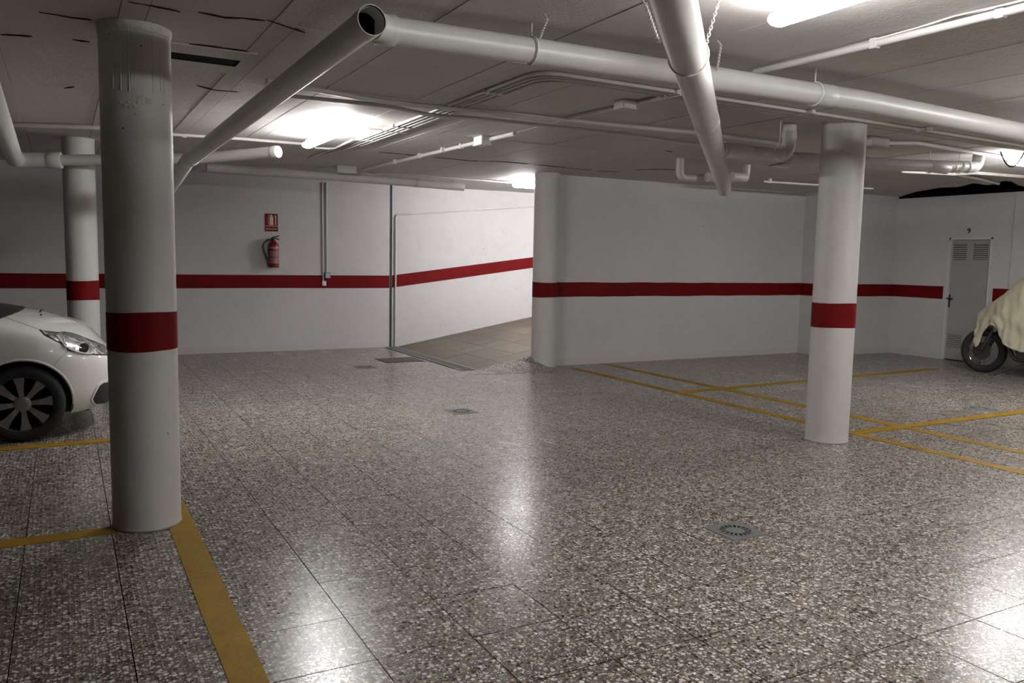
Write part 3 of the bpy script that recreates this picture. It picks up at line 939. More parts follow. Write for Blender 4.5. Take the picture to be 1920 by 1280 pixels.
pipe('cable', 'thin white cable strung beside the clipped conduit', 'cable', [P(1640, 74, 2.645), P(1720, 52, 2.652), P(1790, 30, 2.654), P(1870, 12, 2.645), P(1960, -10, 2.65)], 0.004, seg=6, mat='white')
pipe('conduit', 'conduit running from the column to the lit lamp', 'conduit', [P(150, 238, 2.64), P(325, 252, 2.64), P(450, 260, 2.64), P(575, 270, 2.64)], 0.016, seg=10, group=CG, clips=[P(345, 254, 2.64)])
pipe('conduit', 'dim conduit on the ceiling above the white car', 'conduit', [P(-30, 231, 2.64), P(185, 239, 2.64), P(200, 240, 2.64)], 0.022, seg=10, group=CG)
pipe('conduit', 'thin bright conduit in front of the middle wall', 'conduit', [P(1432, 340, 2.61), P(1637, 353.5, 2.61)], 0.014, seg=8, group=CG, mat='white', clips=[P(1443, 341, 2.61)])
pipe('conduit', 'conduit running behind the elbow toward the motorcycle bay', 'conduit', [P(1610, 268, 2.63), P(1720, 268, 2.63), P(1850, 290, 2.63), P(1960, 308, 2.63)], 0.018, seg=8, group=CG, mat='white')
pipe('conduit', 'conduit below the elbow pipe above the motorcycle', 'conduit', [P(1690, 321, 2.63), P(1790, 326, 2.63), P(1830, 324, 2.63), P(1960, 334, 2.63)], 0.020, seg=8, group=CG, mat='conduit')
pipe('conduit', 'bent conduit disappearing into the dark ceiling opening', 'conduit', [P(1800, 327, 2.64), P(1840, 335, 2.64), P(1872, 344, 2.64)], 0.022, seg=8, group=CG, mat='conduit')
pipe('conduit', 'conduit at the top of the back wall with a long box', 'conduit', [P(395, 313, 2.62), P(520, 317, 2.62), P(640, 321, 2.62)], 0.016, seg=8, group=CG)
q = P(649, 320, 2.60)
jb = empty('junction_box', (q.x, q.y, 2.57), 'long white box at the top of the back wall', 'box')
obj('box_body', bbox(q.x - 0.13, q.x + 0.13, q.y - 0.05, q.y + 0.05, 2.575, CEIL, 0.005), M['pipe'], jb)
obj('box_lid', bbox(q.x - 0.132, q.x + 0.132, q.y - 0.054, q.y + 0.054, 2.568, 2.58, 0.003), M['pipe'], jb)
pipe('conduit', 'conduit leading from the long box toward the ramp lamp', 'conduit', [P(672, 322, 2.635), P(760, 326, 2.635), P(850, 334, 2.635), P(963, 343, 2.62)], 0.010, seg=8, group=CG)
pipe('conduit', 'conduit slanting down beside the long box', 'conduit', [P(685, 326, 2.63), P(760, 337, 2.63), P(800, 346, 2.63)], 0.013, seg=8, group=CG)
pipe('conduit', 'conduit linking the lamp to the conduit bundle', 'conduit', [P(660, 236, 2.64), P(700, 242, 2.64), P(760, 249, 2.64)], 0.010, seg=8, group=CG)
pipe('conduit', 'short conduit linking the far lamp end to the bundle', 'conduit', [P(590, 277, 2.62), P(626, 279, 2.62), P(660, 262, 2.63)], 0.010, bend=0.1, seg=8, group=CG)
q = P(1640, 266, 2.62)
jb = empty('junction_box', (q.x, q.y, 2.57), 'grey box on the ceiling just behind the clean column', 'box')
obj('box_body', bbox(q.x - 0.12, q.x + 0.12, q.y - 0.07, q.y + 0.07, 2.58, CEIL, 0.005), M['conduit'], jb)
obj('box_lid', bbox(q.x - 0.123, q.x + 0.123, q.y - 0.073, q.y + 0.073, 2.572, 2.584, 0.003), M['grey_conduit'], jb)
# dangling cable
pts = [P(1876, 284, 2.62)]
for k in range(1, 10):
    t_ = k / 10
    a = P(1876, 284, 2.62); b = P(1922, 282, 2.62)
    p = a + (b - a) * t_
    p.z -= 0.15 * 4 * t_ * (1 - t_)
    pts.append(p)
pts.append(P(1922, 282, 2.62))
pipe('cable', 'dark loose cable looping down beside the lit conduit', 'cable', pts, 0.007, seg=8, mat='hose')

# vent in the ceiling
vt = empty('ceiling_vent', (0.72, 5.3, CEIL - 0.03), 'white ceiling vent with a long black slot beside the dark column', 'vent')
bm = bmesh.new()
for b in ((0.36, 1.03, 5.03, 5.245), (0.36, 1.03, 5.435, 5.66), (0.36, 0.46, 5.245, 5.435), (0.975, 1.03, 5.245, 5.435)):
    box(bm, b[0], b[1], b[2], b[3], CEIL - 0.010, CEIL)
obj('vent_frame', bm, M['ceiling'], vt)
obj('slot', bbox(0.455, 0.98, 5.24, 5.44, CEIL - 0.0085, CEIL - 0.002), M['hole'], vt)
# plaster strip right of the vent
for pa_, pb_ in (((1.075, 5.1), (1.085, 8.7)),):
    pass

# ------------------------------------------------------------------ chains
def chain(a, b, label, link=0.021):
    a, b = Vector(a), Vector(b)
    t = empty('chain', (a.x, a.y, min(a.z, b.z)), label, 'chain', 'white chains holding the pipes')
    L = (b - a).length
    n = max(3, int(L / (link * 0.72)))
    d = (b - a).normalized()
    s1 = d.orthogonal().normalized(); s2 = d.cross(s1)
    for k in range(n):
        c = a + (b - a) * (k + 0.5) / n
        e = s1 if k % 2 else s2
        ring = [c + d * (link * 0.52 * math.cos(2 * math.pi * q / 10)) + e * (link * 0.30 * math.sin(2 * math.pi * q / 10)) for q in range(10)]
        bm = bmesh.new()
        N = 10; sg = 5; rg = []
        for q in range(N):
            tg = (ring[(q + 1) % N] - ring[q - 1]).normalized()
            nn = d.cross(e).normalized(); bb = tg.cross(nn)
            rg.append([bm.verts.new(ring[q] + (nn * math.cos(2 * math.pi * w_ / sg) + bb * math.sin(2 * math.pi * w_ / sg)) * 0.0022) for w_ in range(sg)])
        for q in range(N):
            for w_ in range(sg):
                bm.faces.new((rg[q][w_], rg[q][(w_ + 1) % sg], rg[(q + 1) % N][(w_ + 1) % sg], rg[(q + 1) % N][w_]))
        obj('link', bm, M['chain'], t, smooth='all')
    o = obj('hook', tubebm([a + Vector((0, 0, 0.0)), a + Vector((0.0, 0.02, 0.02)), Vector((a.x, a.y + 0.03, CEIL + 0.001))], 0.004, 8), M['chain'], t)
    return t
def cat(px, py, z): return P(px, py, z)
bq = lambda px, py: P(px, py, CEIL - 0.03)
chain(bq(1026, 36), P(1007, 84, 2.588), 'white chain hooked above the cross pipe near the conduit bend')
chain(bq(1211, 10), P(1237, 84, 2.40), 'white chain on the conduit side of the diagonal pipe')
chain(bq(1349, -3), P(1322, 88, 2.42), 'white chain on the lamp side of the diagonal pipe')
chain(bq(1352, 84), P(1340, 160, 2.50), 'white chain holding the cross pipe beyond the diagonal pipe')
# straps round pipes
def strap(c, d, R, label, r=0.004):
    c, d = Vector(c), Vector(d).normalized()
    n1 = d.cross(Vector((0, 0, 1))).normalized(); n2 = n1.cross(d)
    pts = [c + (n1 * math.cos(a) + n2 * math.sin(a)) * (R + r) for a in [2 * math.pi * k / 28 for k in range(29)]]
    t = empty('pipe_strap', (c.x, c.y, c.z - R), label, 'strap')
    obj('loop', tubebm(pts, r, 8), M['chain'], t, smooth=True)
    tp = c + n2 * (R + r)
    obj('hanger', tubebm([tp, Vector((tp.x, tp.y, CEIL))], 0.004, 8), M['chain'], t, smooth=True)
strap(P(996, 95, ZB), (1, 0, 0.0), 0.064, 'thin strap looped around the cross pipe under the hook chain')
strap(conC(105), dC, 0.081, 'thin sling looped around the diagonal pipe')
strap(P(1527, 176, ZB - 0.015), (1, 0, -.02), 0.064, 'white strap holding the cross pipe above the clean column')
strap(PY(1743, 312, EY), (1, 0, 0), 0.057, 'dark thin strap around the pipe behind the clean column')
strap(PY(1798, 313, EY), (1, 0, 0), 0.057, 'thin strap around the pipe near its bright elbow')
strap(P(1461, 287, 2.39), (1, 0, 0), 0.056, 'thin strap around the branch pipe off the diagonal pipe')

# ------------------------------------------------------------------ back wall items
def wb(x0, x1, z0, z1, th=0.01, bevel=0.0, y=YF):
    return bbox(x0, x1, y - th, y, z0, z1, bevel)
s0, s1 = PY(496, 400, YF), PY(521, 434, YF)
X0, X1, Z1, Z0 = s0.x, s1.x, s0.z, s1.z
sg = empty('extinguisher_sign', ((X0 + X1) / 2, YF, Z0), 'red fire extinguisher sign with cream pictogram on the back wall', 'sign')
obj('plate', wb(X0, X1, Z0, Z1, 0.004), M['ext'], sg)
zc = Z0 + (Z1 - Z0) * 0.30
obj('divider', wb(X0 + 0.004, X1 - 0.004, zc - 0.004, zc + 0.004, 0.0052), M['cream'], sg)
W_, Hh = X1 - X0, Z1 - Z0
def up_(u, v): return (X0 + u * W_, Z0 + v * Hh)
bm = bmesh.new()
prism(bm, [up_(*c) for c in ((.36, .36), (.66, .36), (.66, .78), (.62, .86), (.56, .89), (.56, .95), (.46, .95), (.46, .89), (.40, .86), (.36, .78))], lambda u, v, w_: Vector((u, YF - 0.004 - w_, v)), 0.0012)
obj('pictogram_bottle', bm, M['cream'], sg)
bm = bmesh.new()
prism(bm, [up_(*c) for c in ((.80, .38), (.88, .38), (.88, .90), (.74, .90), (.74, .86), (.80, .86))], lambda u, v, w_: Vector((u, YF - 0.004 - w_, v)), 0.0012)
obj('pictogram_flame_bar', bm, M['cream'], sg)
bm = bmesh.new()
hp = [up_(.44, .92), up_(.30, .90), up_(.25, .75), up_(.24, .55), up_(.28, .40)]
for (a, b) in zip(hp, hp[1:]):
    tube(bm, [Vector((a[0], YF - 0.005, a[1])), Vector((b[0], YF - 0.005, b[1]))], 0.003, 6)
obj('pictogram_hose', bm, M['cream'], sg)

def text(body, size, mat, name, parent, mtx, depth=0.001, bold=0.0):
    cu = bpy.data.curves.new(name, 'FONT')
    cu.body = body; cu.size = size; cu.extrude = depth; cu.align_x = 'CENTER'; cu.align_y = 'CENTER'
    cu.resolution_u = 3; cu.offset = bold
    o = bpy.data.objects.new(name, cu)
    COL.objects.link(o)
    dg = bpy.context.evaluated_depsgraph_get()
    me = bpy.data.meshes.new_from_object(o.evaluated_get(dg))
    bpy.data.objects.remove(o)
    me.name = name
    n = bpy.data.objects.new(name, me)
    COL.objects.link(n)
    me.transform(mtx)
    me.materials.clear(); me.materials.append(mat)
    if parent:
        me.transform(Matrix.Translation(-wloc(parent)))
        n.parent = parent
    return n
rotY = Matrix(((1, 0, 0, 0), (0, 0, -1, 0), (0, 1, 0, 0), (0, 0, 0, 1)))     # text facing -Y
text('EXTINTOR', W_ * 0.17, M['cream'], 'lettering', sg, Matrix.Translation(Vector(((X0 + X1) / 2, YF - 0.005, Z0 + Hh * 0.13))) @ rotY)

ex = empty('fire_extinguisher', (2.80, YF - 0.10, 1.29), 'red fire extinguisher with black hose hung on the back wall', 'fire extinguisher')
cx, cy = 2.80, YF - 0.10
bm = bmesh.new()
lathe(bm, [(0.060, 1.290), (0.076, 1.296), (0.080, 1.315), (0.080, 1.60), (0.076, 1.635), (0.062, 1.665), (0.036, 1.685), (0.030, 1.70)], (cx, cy, 0), 32)
obj('cylinder', bm, M['ext'], ex, smooth=True)
bm = bmesh.new()
seg = 18
for z0, z1 in ((1.355, 1.44), (1.455, 1.545), (1.575, 1.605)):
    r_ = 0.0808
    a0, a1 = math.radians(205), math.radians(335)
    lo = [bm.verts.new((cx + r_ * math.cos(a0 + (a1 - a0) * k / seg), cy + r_ * math.sin(a0 + (a1 - a0) * k / seg), z0)) for k in range(seg + 1)]
    hi = [bm.verts.new((v.co.x, v.co.y, z1)) for v in lo]
    for k in range(seg): bm.faces.new((lo[k], lo[k + 1], hi[k + 1], hi[k]))
obj('label_sticker', bm, M['extlabel'], ex, smooth=True, recalc=False)
bm = bmesh.new()
lathe(bm, [(0.031, 1.693), (0.033, 1.70), (0.030, 1.73), (0.018, 1.735)], (cx, cy, 0), 20)
obj('valve', bm, M['dark_alloy'], ex, smooth=True)
obj('lever', tubebm([(cx - 0.03, cy, 1.735), (cx + 0.02, cy, 1.755), (cx + 0.085, cy - 0.01, 1.772)], 0.008, 8), M['black'], ex)
obj('carry_handle', tubebm([(cx - 0.03, cy, 1.728), (cx + 0.03, cy, 1.735), (cx + 0.09, cy - 0.01, 1.712)], 0.008, 8), M['black'], ex)
hp = [(cx - 0.02, cy, 1.715), (cx - 0.09, cy - 0.01, 1.715), (cx - 0.165, cy - 0.015, 1.63), (cx - 0.13, cy - 0.02, 1.50), (cx - 0.085, cy - 0.03, 1.40), (cx - 0.083, cy - 0.03, 1.32)]
obj('hose', tubebm(fillet(hp, 0.06), 0.0125, 10), M['hose'], ex, smooth=True)
obj('wall_bracket', bbox(cx - 0.03, cx + 0.03, YF - 0.03, YF, 1.55, 1.72, 0.003), M['steel'], ex)

VG = 'conduits on the back wall'
pipe('conduit', 'vertical conduit down to the light switch on the back wall', 'conduit', [Vector((3.578, YF - 0.014, 2.62)), Vector((3.585, YF - 0.014, 1.07))], 0.013, seg=8, group=VG, mat='conduit')
pipe('conduit', 'vertical conduit down to the grey box on the back wall', 'conduit', [Vector((3.640, YF - 0.016, 2.62)), Vector((3.640, YF - 0.016, 1.21))], 0.016, seg=8, group=VG, mat='grey_conduit')
q = PY(613, 516, YF)
sb = empty('switch_box', (q.x, YF, q.z - 0.05), 'dark grey square box on the red stripe of the back wall', 'box')
obj('box_body', wb(q.x - 0.045, q.x + 0.045, q.z - 0.047, q.z + 0.047, 0.05, 0.004), M['greybox'], sb)
obj('cover', wb(q.x - 0.036, q.x + 0.036, q.z - 0.038, q.z + 0.038, 0.054, 0.002), M['grey_conduit'], sb)
q = PY(607, 531, YF)
sw = empty('light_switch', (q.x, YF, q.z - 0.03), 'small white light switch on the red stripe of the back wall', 'switch')
obj('switch_plate', wb(q.x - 0.032, q.x + 0.032, q.z - 0.036, q.z + 0.036, 0.03, 0.004), M['white'], sw)
obj('rocker', wb(q.x - 0.012, q.x + 0.012, q.z - 0.016, q.z + 0.016, 0.038, 0.002), M['white'], sw)
cl_ = [Vector((4.79, YF - 0.018, 0.02)), Vector((4.79, YF - 0.018, 2.17)), Vector((7.43, YF - 0.018, 2.43)), Vector((10.5, YF - 0.018, 2.62))]
pipe('conduit', 'conduit rising in the wall corner and turning along the ramp wall', 'conduit', cl_, 0.015, bend=0.06, seg=10, group=VG, mat='conduit')

# ------------------------------------------------------------------ storage door
d = empty('door_1', (12.5, (DY0 + DY1) / 2, 0))
tag(d, 'grey metal storage door with louvred vents', kind='structure')
XD = 12.535
leaf = obj('leaf', bbox(XD, XD + 0.04, DY0 + 0.03, DY1 - 0.03, 0.008, DH - 0.03, 0.003), M['door'], d)
for (y0, y1, z0, z1) in ((DY0, DY0 + 0.03, 0, DH), (DY1 - 0.03, DY1, 0, DH), (DY0, DY1, DH - 0.03, DH)):
    obj('door_frame', bbox(12.485, 12.60, y0, y1, z0, z1, 0.003), M['doorframe'], d)
obj('door_back', bbox(12.60, 12.66, DY0, DY1, 0, DH), M['dark'], d)
def louvre(pa, pb, n):
    a, b = PX(*pa, XD), PX(*pb, XD)
    y0, y1 = min(a.y, b.y), max(a.y, b.y); z0, z1 = min(a.z, b.z), max(a.z, b.z)
    lv = obj('louvre', bbox(XD - 0.001, XD + 0.003, y0, y1, z0, z1), M['dark'], leaf)
    st = (z1 - z0) / n
    for k in range(n):
        bm = bmesh.new()
        zz = z0 + st * k
        prism(bm, [(XD - 0.001, zz + st * 0.95), (XD - 0.013, zz + st * 0.30), (XD - 0.011, zz + st * 0.22), (XD + 0.001, zz + st * 0.80)], lambda u, v, w_: Vector((u, y0 + w_, v)), y1 - y0)
        obj('slat', bm, M['door'], leaf)
louvre((1789, 456), (1811, 487), 8)
louvre((1827, 456), (1851, 487), 8)
louvre((1777, 624), (1801, 653), 8)
q = PX(1778, 563, XD)
hd = obj('handle', bbox(XD - 0.008, XD, q.y - 0.034, q.y + 0.034, q.z - 0.11, q.z + 0.10, 0.003), M['black'], d)
obj('lever', tubebm(fillet([(XD, q.y, q.z + 0.035), (XD - 0.05, q.y, q.z + 0.035), (XD - 0.05, q.y - 0.10, q.z + 0.03)], 0.015), 0.013, 10), M['black'], hd, smooth=True)
q = PX(1817, 433, 12.5)
rotX = Matrix(((0, 0, -1, 0), (-1, 0, 0, 0), (0, 1, 0, 0), (0, 0, 0, 1)))     # facing -X
nn_ = text('9', 0.115, M['pattress'], 'door_number', None, Matrix.Translation(Vector((12.498, q.y, q.z))) @ rotX, 0.0015, 0.0028)
tag(nn_, 'small black number nine above the grey storage door', 'number')

# ------------------------------------------------------------------ car
CY, CZ = 8.17, 0.30
WXF, WXR = -0.317, -2.86
WR = 0.30
car = empty('car', (-1.5, CY, 0), 'white parked hatchback car with its nose toward the dark round column', 'car')
def interp(tb, x):
    for (a, fa), (b, fb) in zip(tb, tb[1:]):
        if x <= b:
            t = (x - a) / (b - a) if b > a else 0
            t = max(0, min(1, t))
            return fa + (fb - fa) * t
    return tb[-1][1]
ZCEN = [(-3.53, 0.86), (-3.3, 0.96), (-2.6, 1.00), (-1.2, 1.03), (-0.6, 1.035), (-0.5, 1.03), (-0.31, 0.998), (-0.2, 0.975), (0.0, 0.918), (0.15, 0.858), (0.263, 0.80), (0.317, 0.765), (0.38, 0.70), (0.42, 0.655)]
ZSH = [(-3.53, 0.80), (-3.0, 0.95), (-2.0, 0.955), (-1.0, 0.95), (-0.7, 0.945), (-0.45, 0.915), (-0.2, 0.855), (0.0, 0.79), (0.15, 0.735), (0.3, 0.675), (0.42, 0.635)]
plan = []
NF = 26
for k in range(NF + 1):                    # nose centre to the side
    th = math.pi / 2 * k / NF
    n = 2.55
    xx = -0.33 + 0.75 * abs(math.cos(th)) ** (2 / n)
    yy = 0.87 * abs(math.sin(th)) ** (2 / n)
    plan.append((xx, yy))
for k in range(1, 26):
    plan.append((-0.33 - 2.77 * k / 25, 0.87))
for k in range(1, 15):
    th = math.pi / 2 * (1 - k / 14)
    plan.append((-3.10 - 0.43 * math.cos(th) ** (2 / 2.8) if th > 1e-6 else -3.53, 0.87 * math.sin(th) ** (2 / 2.8) if th > 1e-6 else 0.0))
full = [(x, -y) for x, y in plan] + [(x, y) for x, y in reversed(plan[1:-1])]
NP = len(full)
TT = [0, .05, .14, .26, .38, .5, .62, .74, .84, .92, .97, 1.0]
OFF = [-.075, -.045, -.022, -.008, 0, 0.0, -.002, -.008, -.018, -.034, -.055, -.082]
body = bmesh.new()
rings = []
def nrm2(i):
    a, b = full[(i - 1) % NP], full[(i + 1) % NP]
    t = Vector((b[0] - a[0], b[1] - a[1]))
    nn = Vector((t.y, -t.x)).normalized()
    p = Vector(full[i])
    if nn.dot(p - Vector((-1.5, 0))) < 0: nn = -nn
    return nn
for tt, of in zip(TT, OFF):
    ring = []
    for i, (x, y) in enumerate(full):
        zs = interp(ZSH, x)
        z0 = 0.185 + (0.03 * max(0, (x - 0.0) / 0.42))
        nn = nrm2(i)
        ring.append(body.verts.new((x + nn.x * of, CY + y + nn.y * of, z0 + (zs - z0) * tt)))
    rings.append(ring)
for u in (0.12, 0.3, 0.5, 0.7, 0.86):
    ring = []
    for i, (x, y) in enumerate(full):
        base = rings[len(TT) - 1][i].co
        xs = min(max(base.x, -3.0), 0.10)
        px_ = base.x + (xs - base.x) * u
        py_ = (base.y - CY) * (1 - u)
        zc_ = interp(ZCEN, px_)
        zz = base.z + (zc_ - base.z) * (1 - (1 - u) ** 2.3)
        ring.append(body.verts.new((px_, CY + py_, zz)))
    rings.append(ring)
for a, b in zip(rings, rings[1:]):
    for i in range(NP):
        j = (i + 1) % NP
        body.faces.new((a[i], a[j], b[j], b[i]))
body.faces.new(list(reversed(rings[0])))
# close the crown along the spine
spine = {}
last = rings[-1]
half = NP // 2
for i in range(half):
    j = i + 1
    a, b = last[i], last[j]
    c, d_ = last[(NP - j) % NP], last[(NP - i) % NP]
    fs = []
    for v in (a, b, c, d_):
        if v not in fs: fs.append(v)
    if len(fs) >= 3:
        try: body.faces.new(fs)
        except ValueError: pass
bmesh.ops.recalc_face_normals(body, faces=body.faces)
bodyo = obj('body', body, M['car'], car)
def cutter(x, z, r, y0, y1):
    bm = bmesh.new()
    lathe(bm, [(r, y0), (r, y1)], (x, 0, z), 56, axis='y')
    return obj('cutter', bm, M['black'], None, local=True)
cuts = []
for wx in (WXF, WXR):
    cuts.append(cutter(wx, CZ, 0.345, CY - 1.0, CY - 0.60)); cuts.append(cutter(wx, CZ, 0.345, CY + 0.60, CY + 1.0))
for c in cuts:
    md = bodyo.modifiers.new('cut', 'BOOLEAN'); md.object = c; md.operation = 'DIFFERENCE'; md.solver = 'EXACT'
bpy.context.view_layer.update()
dg = bpy.context.evaluated_depsgraph_get()
ev = bodyo.evaluated_get(dg)
me2 = bpy.data.meshes.new_from_object(ev)
bodyo.modifiers.clear()
bodyo.data = me2
for c in cuts: bpy.data.objects.remove(c)
me2.materials.clear(); me2.materials.append(M['car']); me2.materials.append(M['black'])
for p in me2.polygons:
    p.use_smooth = True
    c = p.center + Vector(wloc(bodyo)); n = p.normal
    p.material_index = 0
    for wx in (WXF, WXR):
        dd = math.hypot(c.x - wx, c.z - CZ)
        if dd < 0.3465 and abs(c.y - CY) < 0.869 and abs(c.y - CY) > 0.55:
            p.material_index = 1
    if n.z < -0.9: p.material_index = 1
me2.set_sharp_from_angle(angle=math.radians(38))
# BVH of the body for fitting lamps, seams and trims on its skin
bmq = bmesh.new(); bmq.from_mesh(me2)
bmesh.ops.translate(bmq, verts=bmq.verts, vec=wloc(bodyo))
BV = BVHTree.FromBMesh(bmq)
def hit(px, py, off=0.003):
    d_ = ray(px, py).normalized()
    loc, nr, _, _ = BV.ray_cast(EYE, d_)
    if loc is None: return None
    if nr.dot(d_) > 0: nr = -nr
    return loc + nr * off
def resample(poly, n, closed=True):
    pts = [Vector((a, b)) for a, b in poly]
    if closed: pts.append(pts[0])
    L = [0]
    for a, b in zip(pts, pts[1:]): L.append(L[-1] + (b - a).length)
    out = []
    for k in range(n):
        s = L[-1] * k / (n if closed else n - 1)
        for q in range(len(pts) - 1):
            if s <= L[q + 1] + 1e-9:
                t = (s - L[q]) / max(1e-9, L[q + 1] - L[q]); out.append(pts[q] + (pts[q + 1] - pts[q]) * t); break
    return out
def mirror(v): return Vector((v.x, 2 * CY - v.y, v.z))
def skin_patch(name, poly, ctr, mat, off, parent, n=48, both=True):
    rs = resample(poly, n)
    c = Vector(ctr)
    for side in ((0, 1) if both else (0,)):
        bm = bmesh.new()
        rings_ = []
        for k in (1.0, 0.94, 0.8, 0.6, 0.4, 0.2):
            rg = []
            for p in rs:
                q = c + (p - c) * k
                h = hit(q.x, q.y, off if k < 0.99 else -0.002)
                if h is None: h = Vector((0, 0, -1))
                rg.append(bm.verts.new(mirror(h) if side else h))
            rings_.append(rg)
        for a, b in zip(rings_, rings_[1:]):
            for i in range(n):
                bm.faces.new((a[i], a[(i + 1) % n], b[(i + 1) % n], b[i]))
        bm.faces.new(rings_[-1])
        bad = [v for v in bm.verts if v.co.z < 0]
        if bad: bmesh.ops.delete(bm, geom=bad, context='VERTS')
        o = obj(name, bm, mat, parent, smooth=True)
        if side == 0: first = o
    return first
HLP = [(70, 616), (76, 618), (95, 620), (109, 622), (118, 620), (135, 623), (152, 629), (170, 636), (188, 643), (206, 652), (209, 667), (185, 667), (160, 664), (143, 661), (126, 658), (125, 652), (117, 646), (100, 638), (80, 628)]
hl = skin_patch('headlight_rim', HLP, (145, 645), M['black'], 0.003, car)
def shrink(poly, c, k): return [(c[0] + (a - c[0]) * k, c[1] + (b - c[1]) * k) for a, b in poly]
lensp = [(74, 618.5), (95, 622), (110, 624), (119, 622), (135, 625), (152, 631), (170, 638), (187, 645), (203.5, 653), (206, 665), (185, 665.2), (160, 662.2), (144, 659.5), (128, 657), (127, 651.5), (119, 645.5), (101, 637), (83, 627)]
ln = skin_patch('headlight', lensp, (145, 645), M['lens'], 0.0065, car)
def skin_tube(name, pxs, r, mat, parent, off=0.006, n=16, both=True):
    rs = resample(pxs, n, closed=False)
    for side in ((0, 1) if both else (0,)):
        pts = [hit(p.x, p.y, off) for p in rs]
        pts = [(mirror(p) if side else p) for p in pts if p is not None]
        if len(pts) > 2: obj(name, tubebm(pts, r, 8), mat, parent, smooth=True)
skin_tube('light_strip', [(105, 631), (113, 640), (120, 648), (130, 655), (143, 660), (158, 663), (172, 663.5), (176, 660), (176, 656)], 0.0060, M['white'], car, 0.010)
skin_tube('light_strip', [(118, 634), (119, 641), (124, 648)], 0.0045, M['white'], car, 0.010)
skin_tube('light_strip', [(167, 646), (175, 653), (182, 660), (190, 664)], 0.0060, M['white'], car, 0.010)
skin_tube('light_strip', [(124, 632), (134, 634), (143, 637), (152, 640), (162, 642)], 0.005, M['chrome'], car, 0.009)
def skin_disc(name, px, py, rr, mat, off):
    rs = [(px + rr * 1.05 * math.cos(a), py + rr * math.sin(a)) for a in [2 * math.pi * k / 16 for k in range(16)]]
    skin_patch(name, rs, (px, py), mat, off, car, n=16)
skin_disc('projector', 156, 653, 9, M['glass'], 0.010)
skin_disc('projector', 192, 655, 6, M['alloy'], 0.010)
skin_disc('bulb', 120, 627, 2.6, M['chrome'], 0.011)
skin_disc('bulb', 185, 649, 2.4, M['chrome'], 0.013)
FOG = [(172, 748), (176, 739), (185, 722), (193, 716), (212, 714), (216, 752), (192, 756), (178, 757.5), (174, 753)]
skin_patch('fog_trim', [(168, 749), (174, 736), (183, 719), (191, 713), (214, 710), (219, 756), (192, 760), (176, 761), (171, 756)], (195, 737), M['car'], 0.008, car)
skin_patch('fog_recess', FOG, (196, 738), M['black'], 0.0105, car)
skin_tube('hood_seam', [(-60, 571), (0, 591), (35, 604), (71, 616.5)], 0.0022, M['black'], car, 0.0, n=24)
skin_tube('bumper_seam', [(126, 659), (118, 668), (106, 678), (98, 690)], 0.0012, M['black'], car, 0.0, n=12)
for px, py in ((77, 581.5), (77, 590.5)):
    skin_disc('washer_jet', px, py, 1.6, M['black'], 0.006) if hit(px, py) else None
COWL = [(46, 578.5), (42, 582.5), (25, 585), (0, 588), (-60, 594), (-110, 585), (-60, 572), (0, 570.5), (20, 572.5), (36, 575.5)]
rs = [hit(*p, 0.004) for p in ((44, 580), (30, 583.5), (0, 587.5), (-50, 592))]
# windscreen and cabin (mostly out of the picture)
def cab_ring(z, xf, xr, hw, n=3.2):
    out = []
    for k in range(48):
        th = 2 * math.pi * k / 48
        c, s = math.cos(th), math.sin(th)
        out.append(Vector(((xf + xr) / 2 + (xf - xr) / 2 * math.copysign(abs(c) ** (2 / n), c), CY + hw * math.copysign(abs(s) ** (2 / n), s), z)))
    return out
lv = [cab_ring(0.93, -0.34, -3.40, 0.80, 2.6), cab_ring(1.015, -0.44, -3.33, 0.77, 2.8), cab_ring(1.04, -0.52, -3.30, 0.76, 2.8), cab_ring(1.22, -0.86, -3.10, 0.69, 2.9), cab_ring(1.39, -1.16, -2.9, 0.62, 3), cab_ring(1.43, -1.26, -2.82, 0.58, 3)]
bm = bmesh.new()
rg = [[bm.verts.new(p) for p in l_] for l_ in lv]
for a, b in zip(rg, rg[1:]):
    for k in range(48): bm.faces.new((a[k], a[(k + 1) % 48], b[(k + 1) % 48], b[k]))
bm.faces.new(rg[-1])
obj('windows', bm, M['glass'], car, smooth=True)
bm = bmesh.new()
lv = [cab_ring(1.415, -1.22, -2.86, 0.605, 3), cab_ring(1.45, -1.36, -2.76, 0.53, 3), cab_ring(1.466, -1.6, -2.5, 0.36, 3)]
rg = [[bm.verts.new(p) for p in l_] for l_ in lv]
for a, b in zip(rg, rg[1:]):
    for k in range(48): bm.faces.new((a[k], a[(k + 1) % 48], b[(k + 1) % 48], b[k]))
bm.faces.new(rg[-1])
obj('roof', bm, M['car'], car, smooth=True)
for sd in (-1, 1):
    for pts_ in ([(-0.62, 0.735, 1.03), (-1.24, 0.585, 1.42)], [(-1.95, 0.765, 1.0), (-1.95, 0.60, 1.425)], [(-3.12, 0.66, 1.02), (-2.80, 0.54, 1.42)]):
        obj('pillar', tubebm([(x, CY + sd * y, z) for x, y, z in pts_], 0.035, 10), M['car'], car, smooth=True)
    bm = bmesh.new()
    bmesh.ops.create_uvsphere(bm, u_segments=20, v_segments=12, radius=1.0, matrix=Matrix.Translation((-0.98, CY + sd * 0.93, 1.03)) @ Matrix.Diagonal((0.07, 0.11, 0.075, 1)))
    obj('door_mirror', bm, M['car'], car, smooth='all')
    for xx in (-0.72, -1.95):
        obj('door_seam', tubebm([(xx, CY + sd * 0.869, 0.30), (xx, CY + sd * 0.870, 0.6), (xx, CY + sd * 0.862, 0.80)], 0.003, 6), M['black'], car)
    obj('door_handle', bbox(-1.80, -1.62, CY + sd * 0.875 - 0.012, CY + sd * 0.875 + 0.012, 0.80, 0.825, 0.006), M['car'], car)
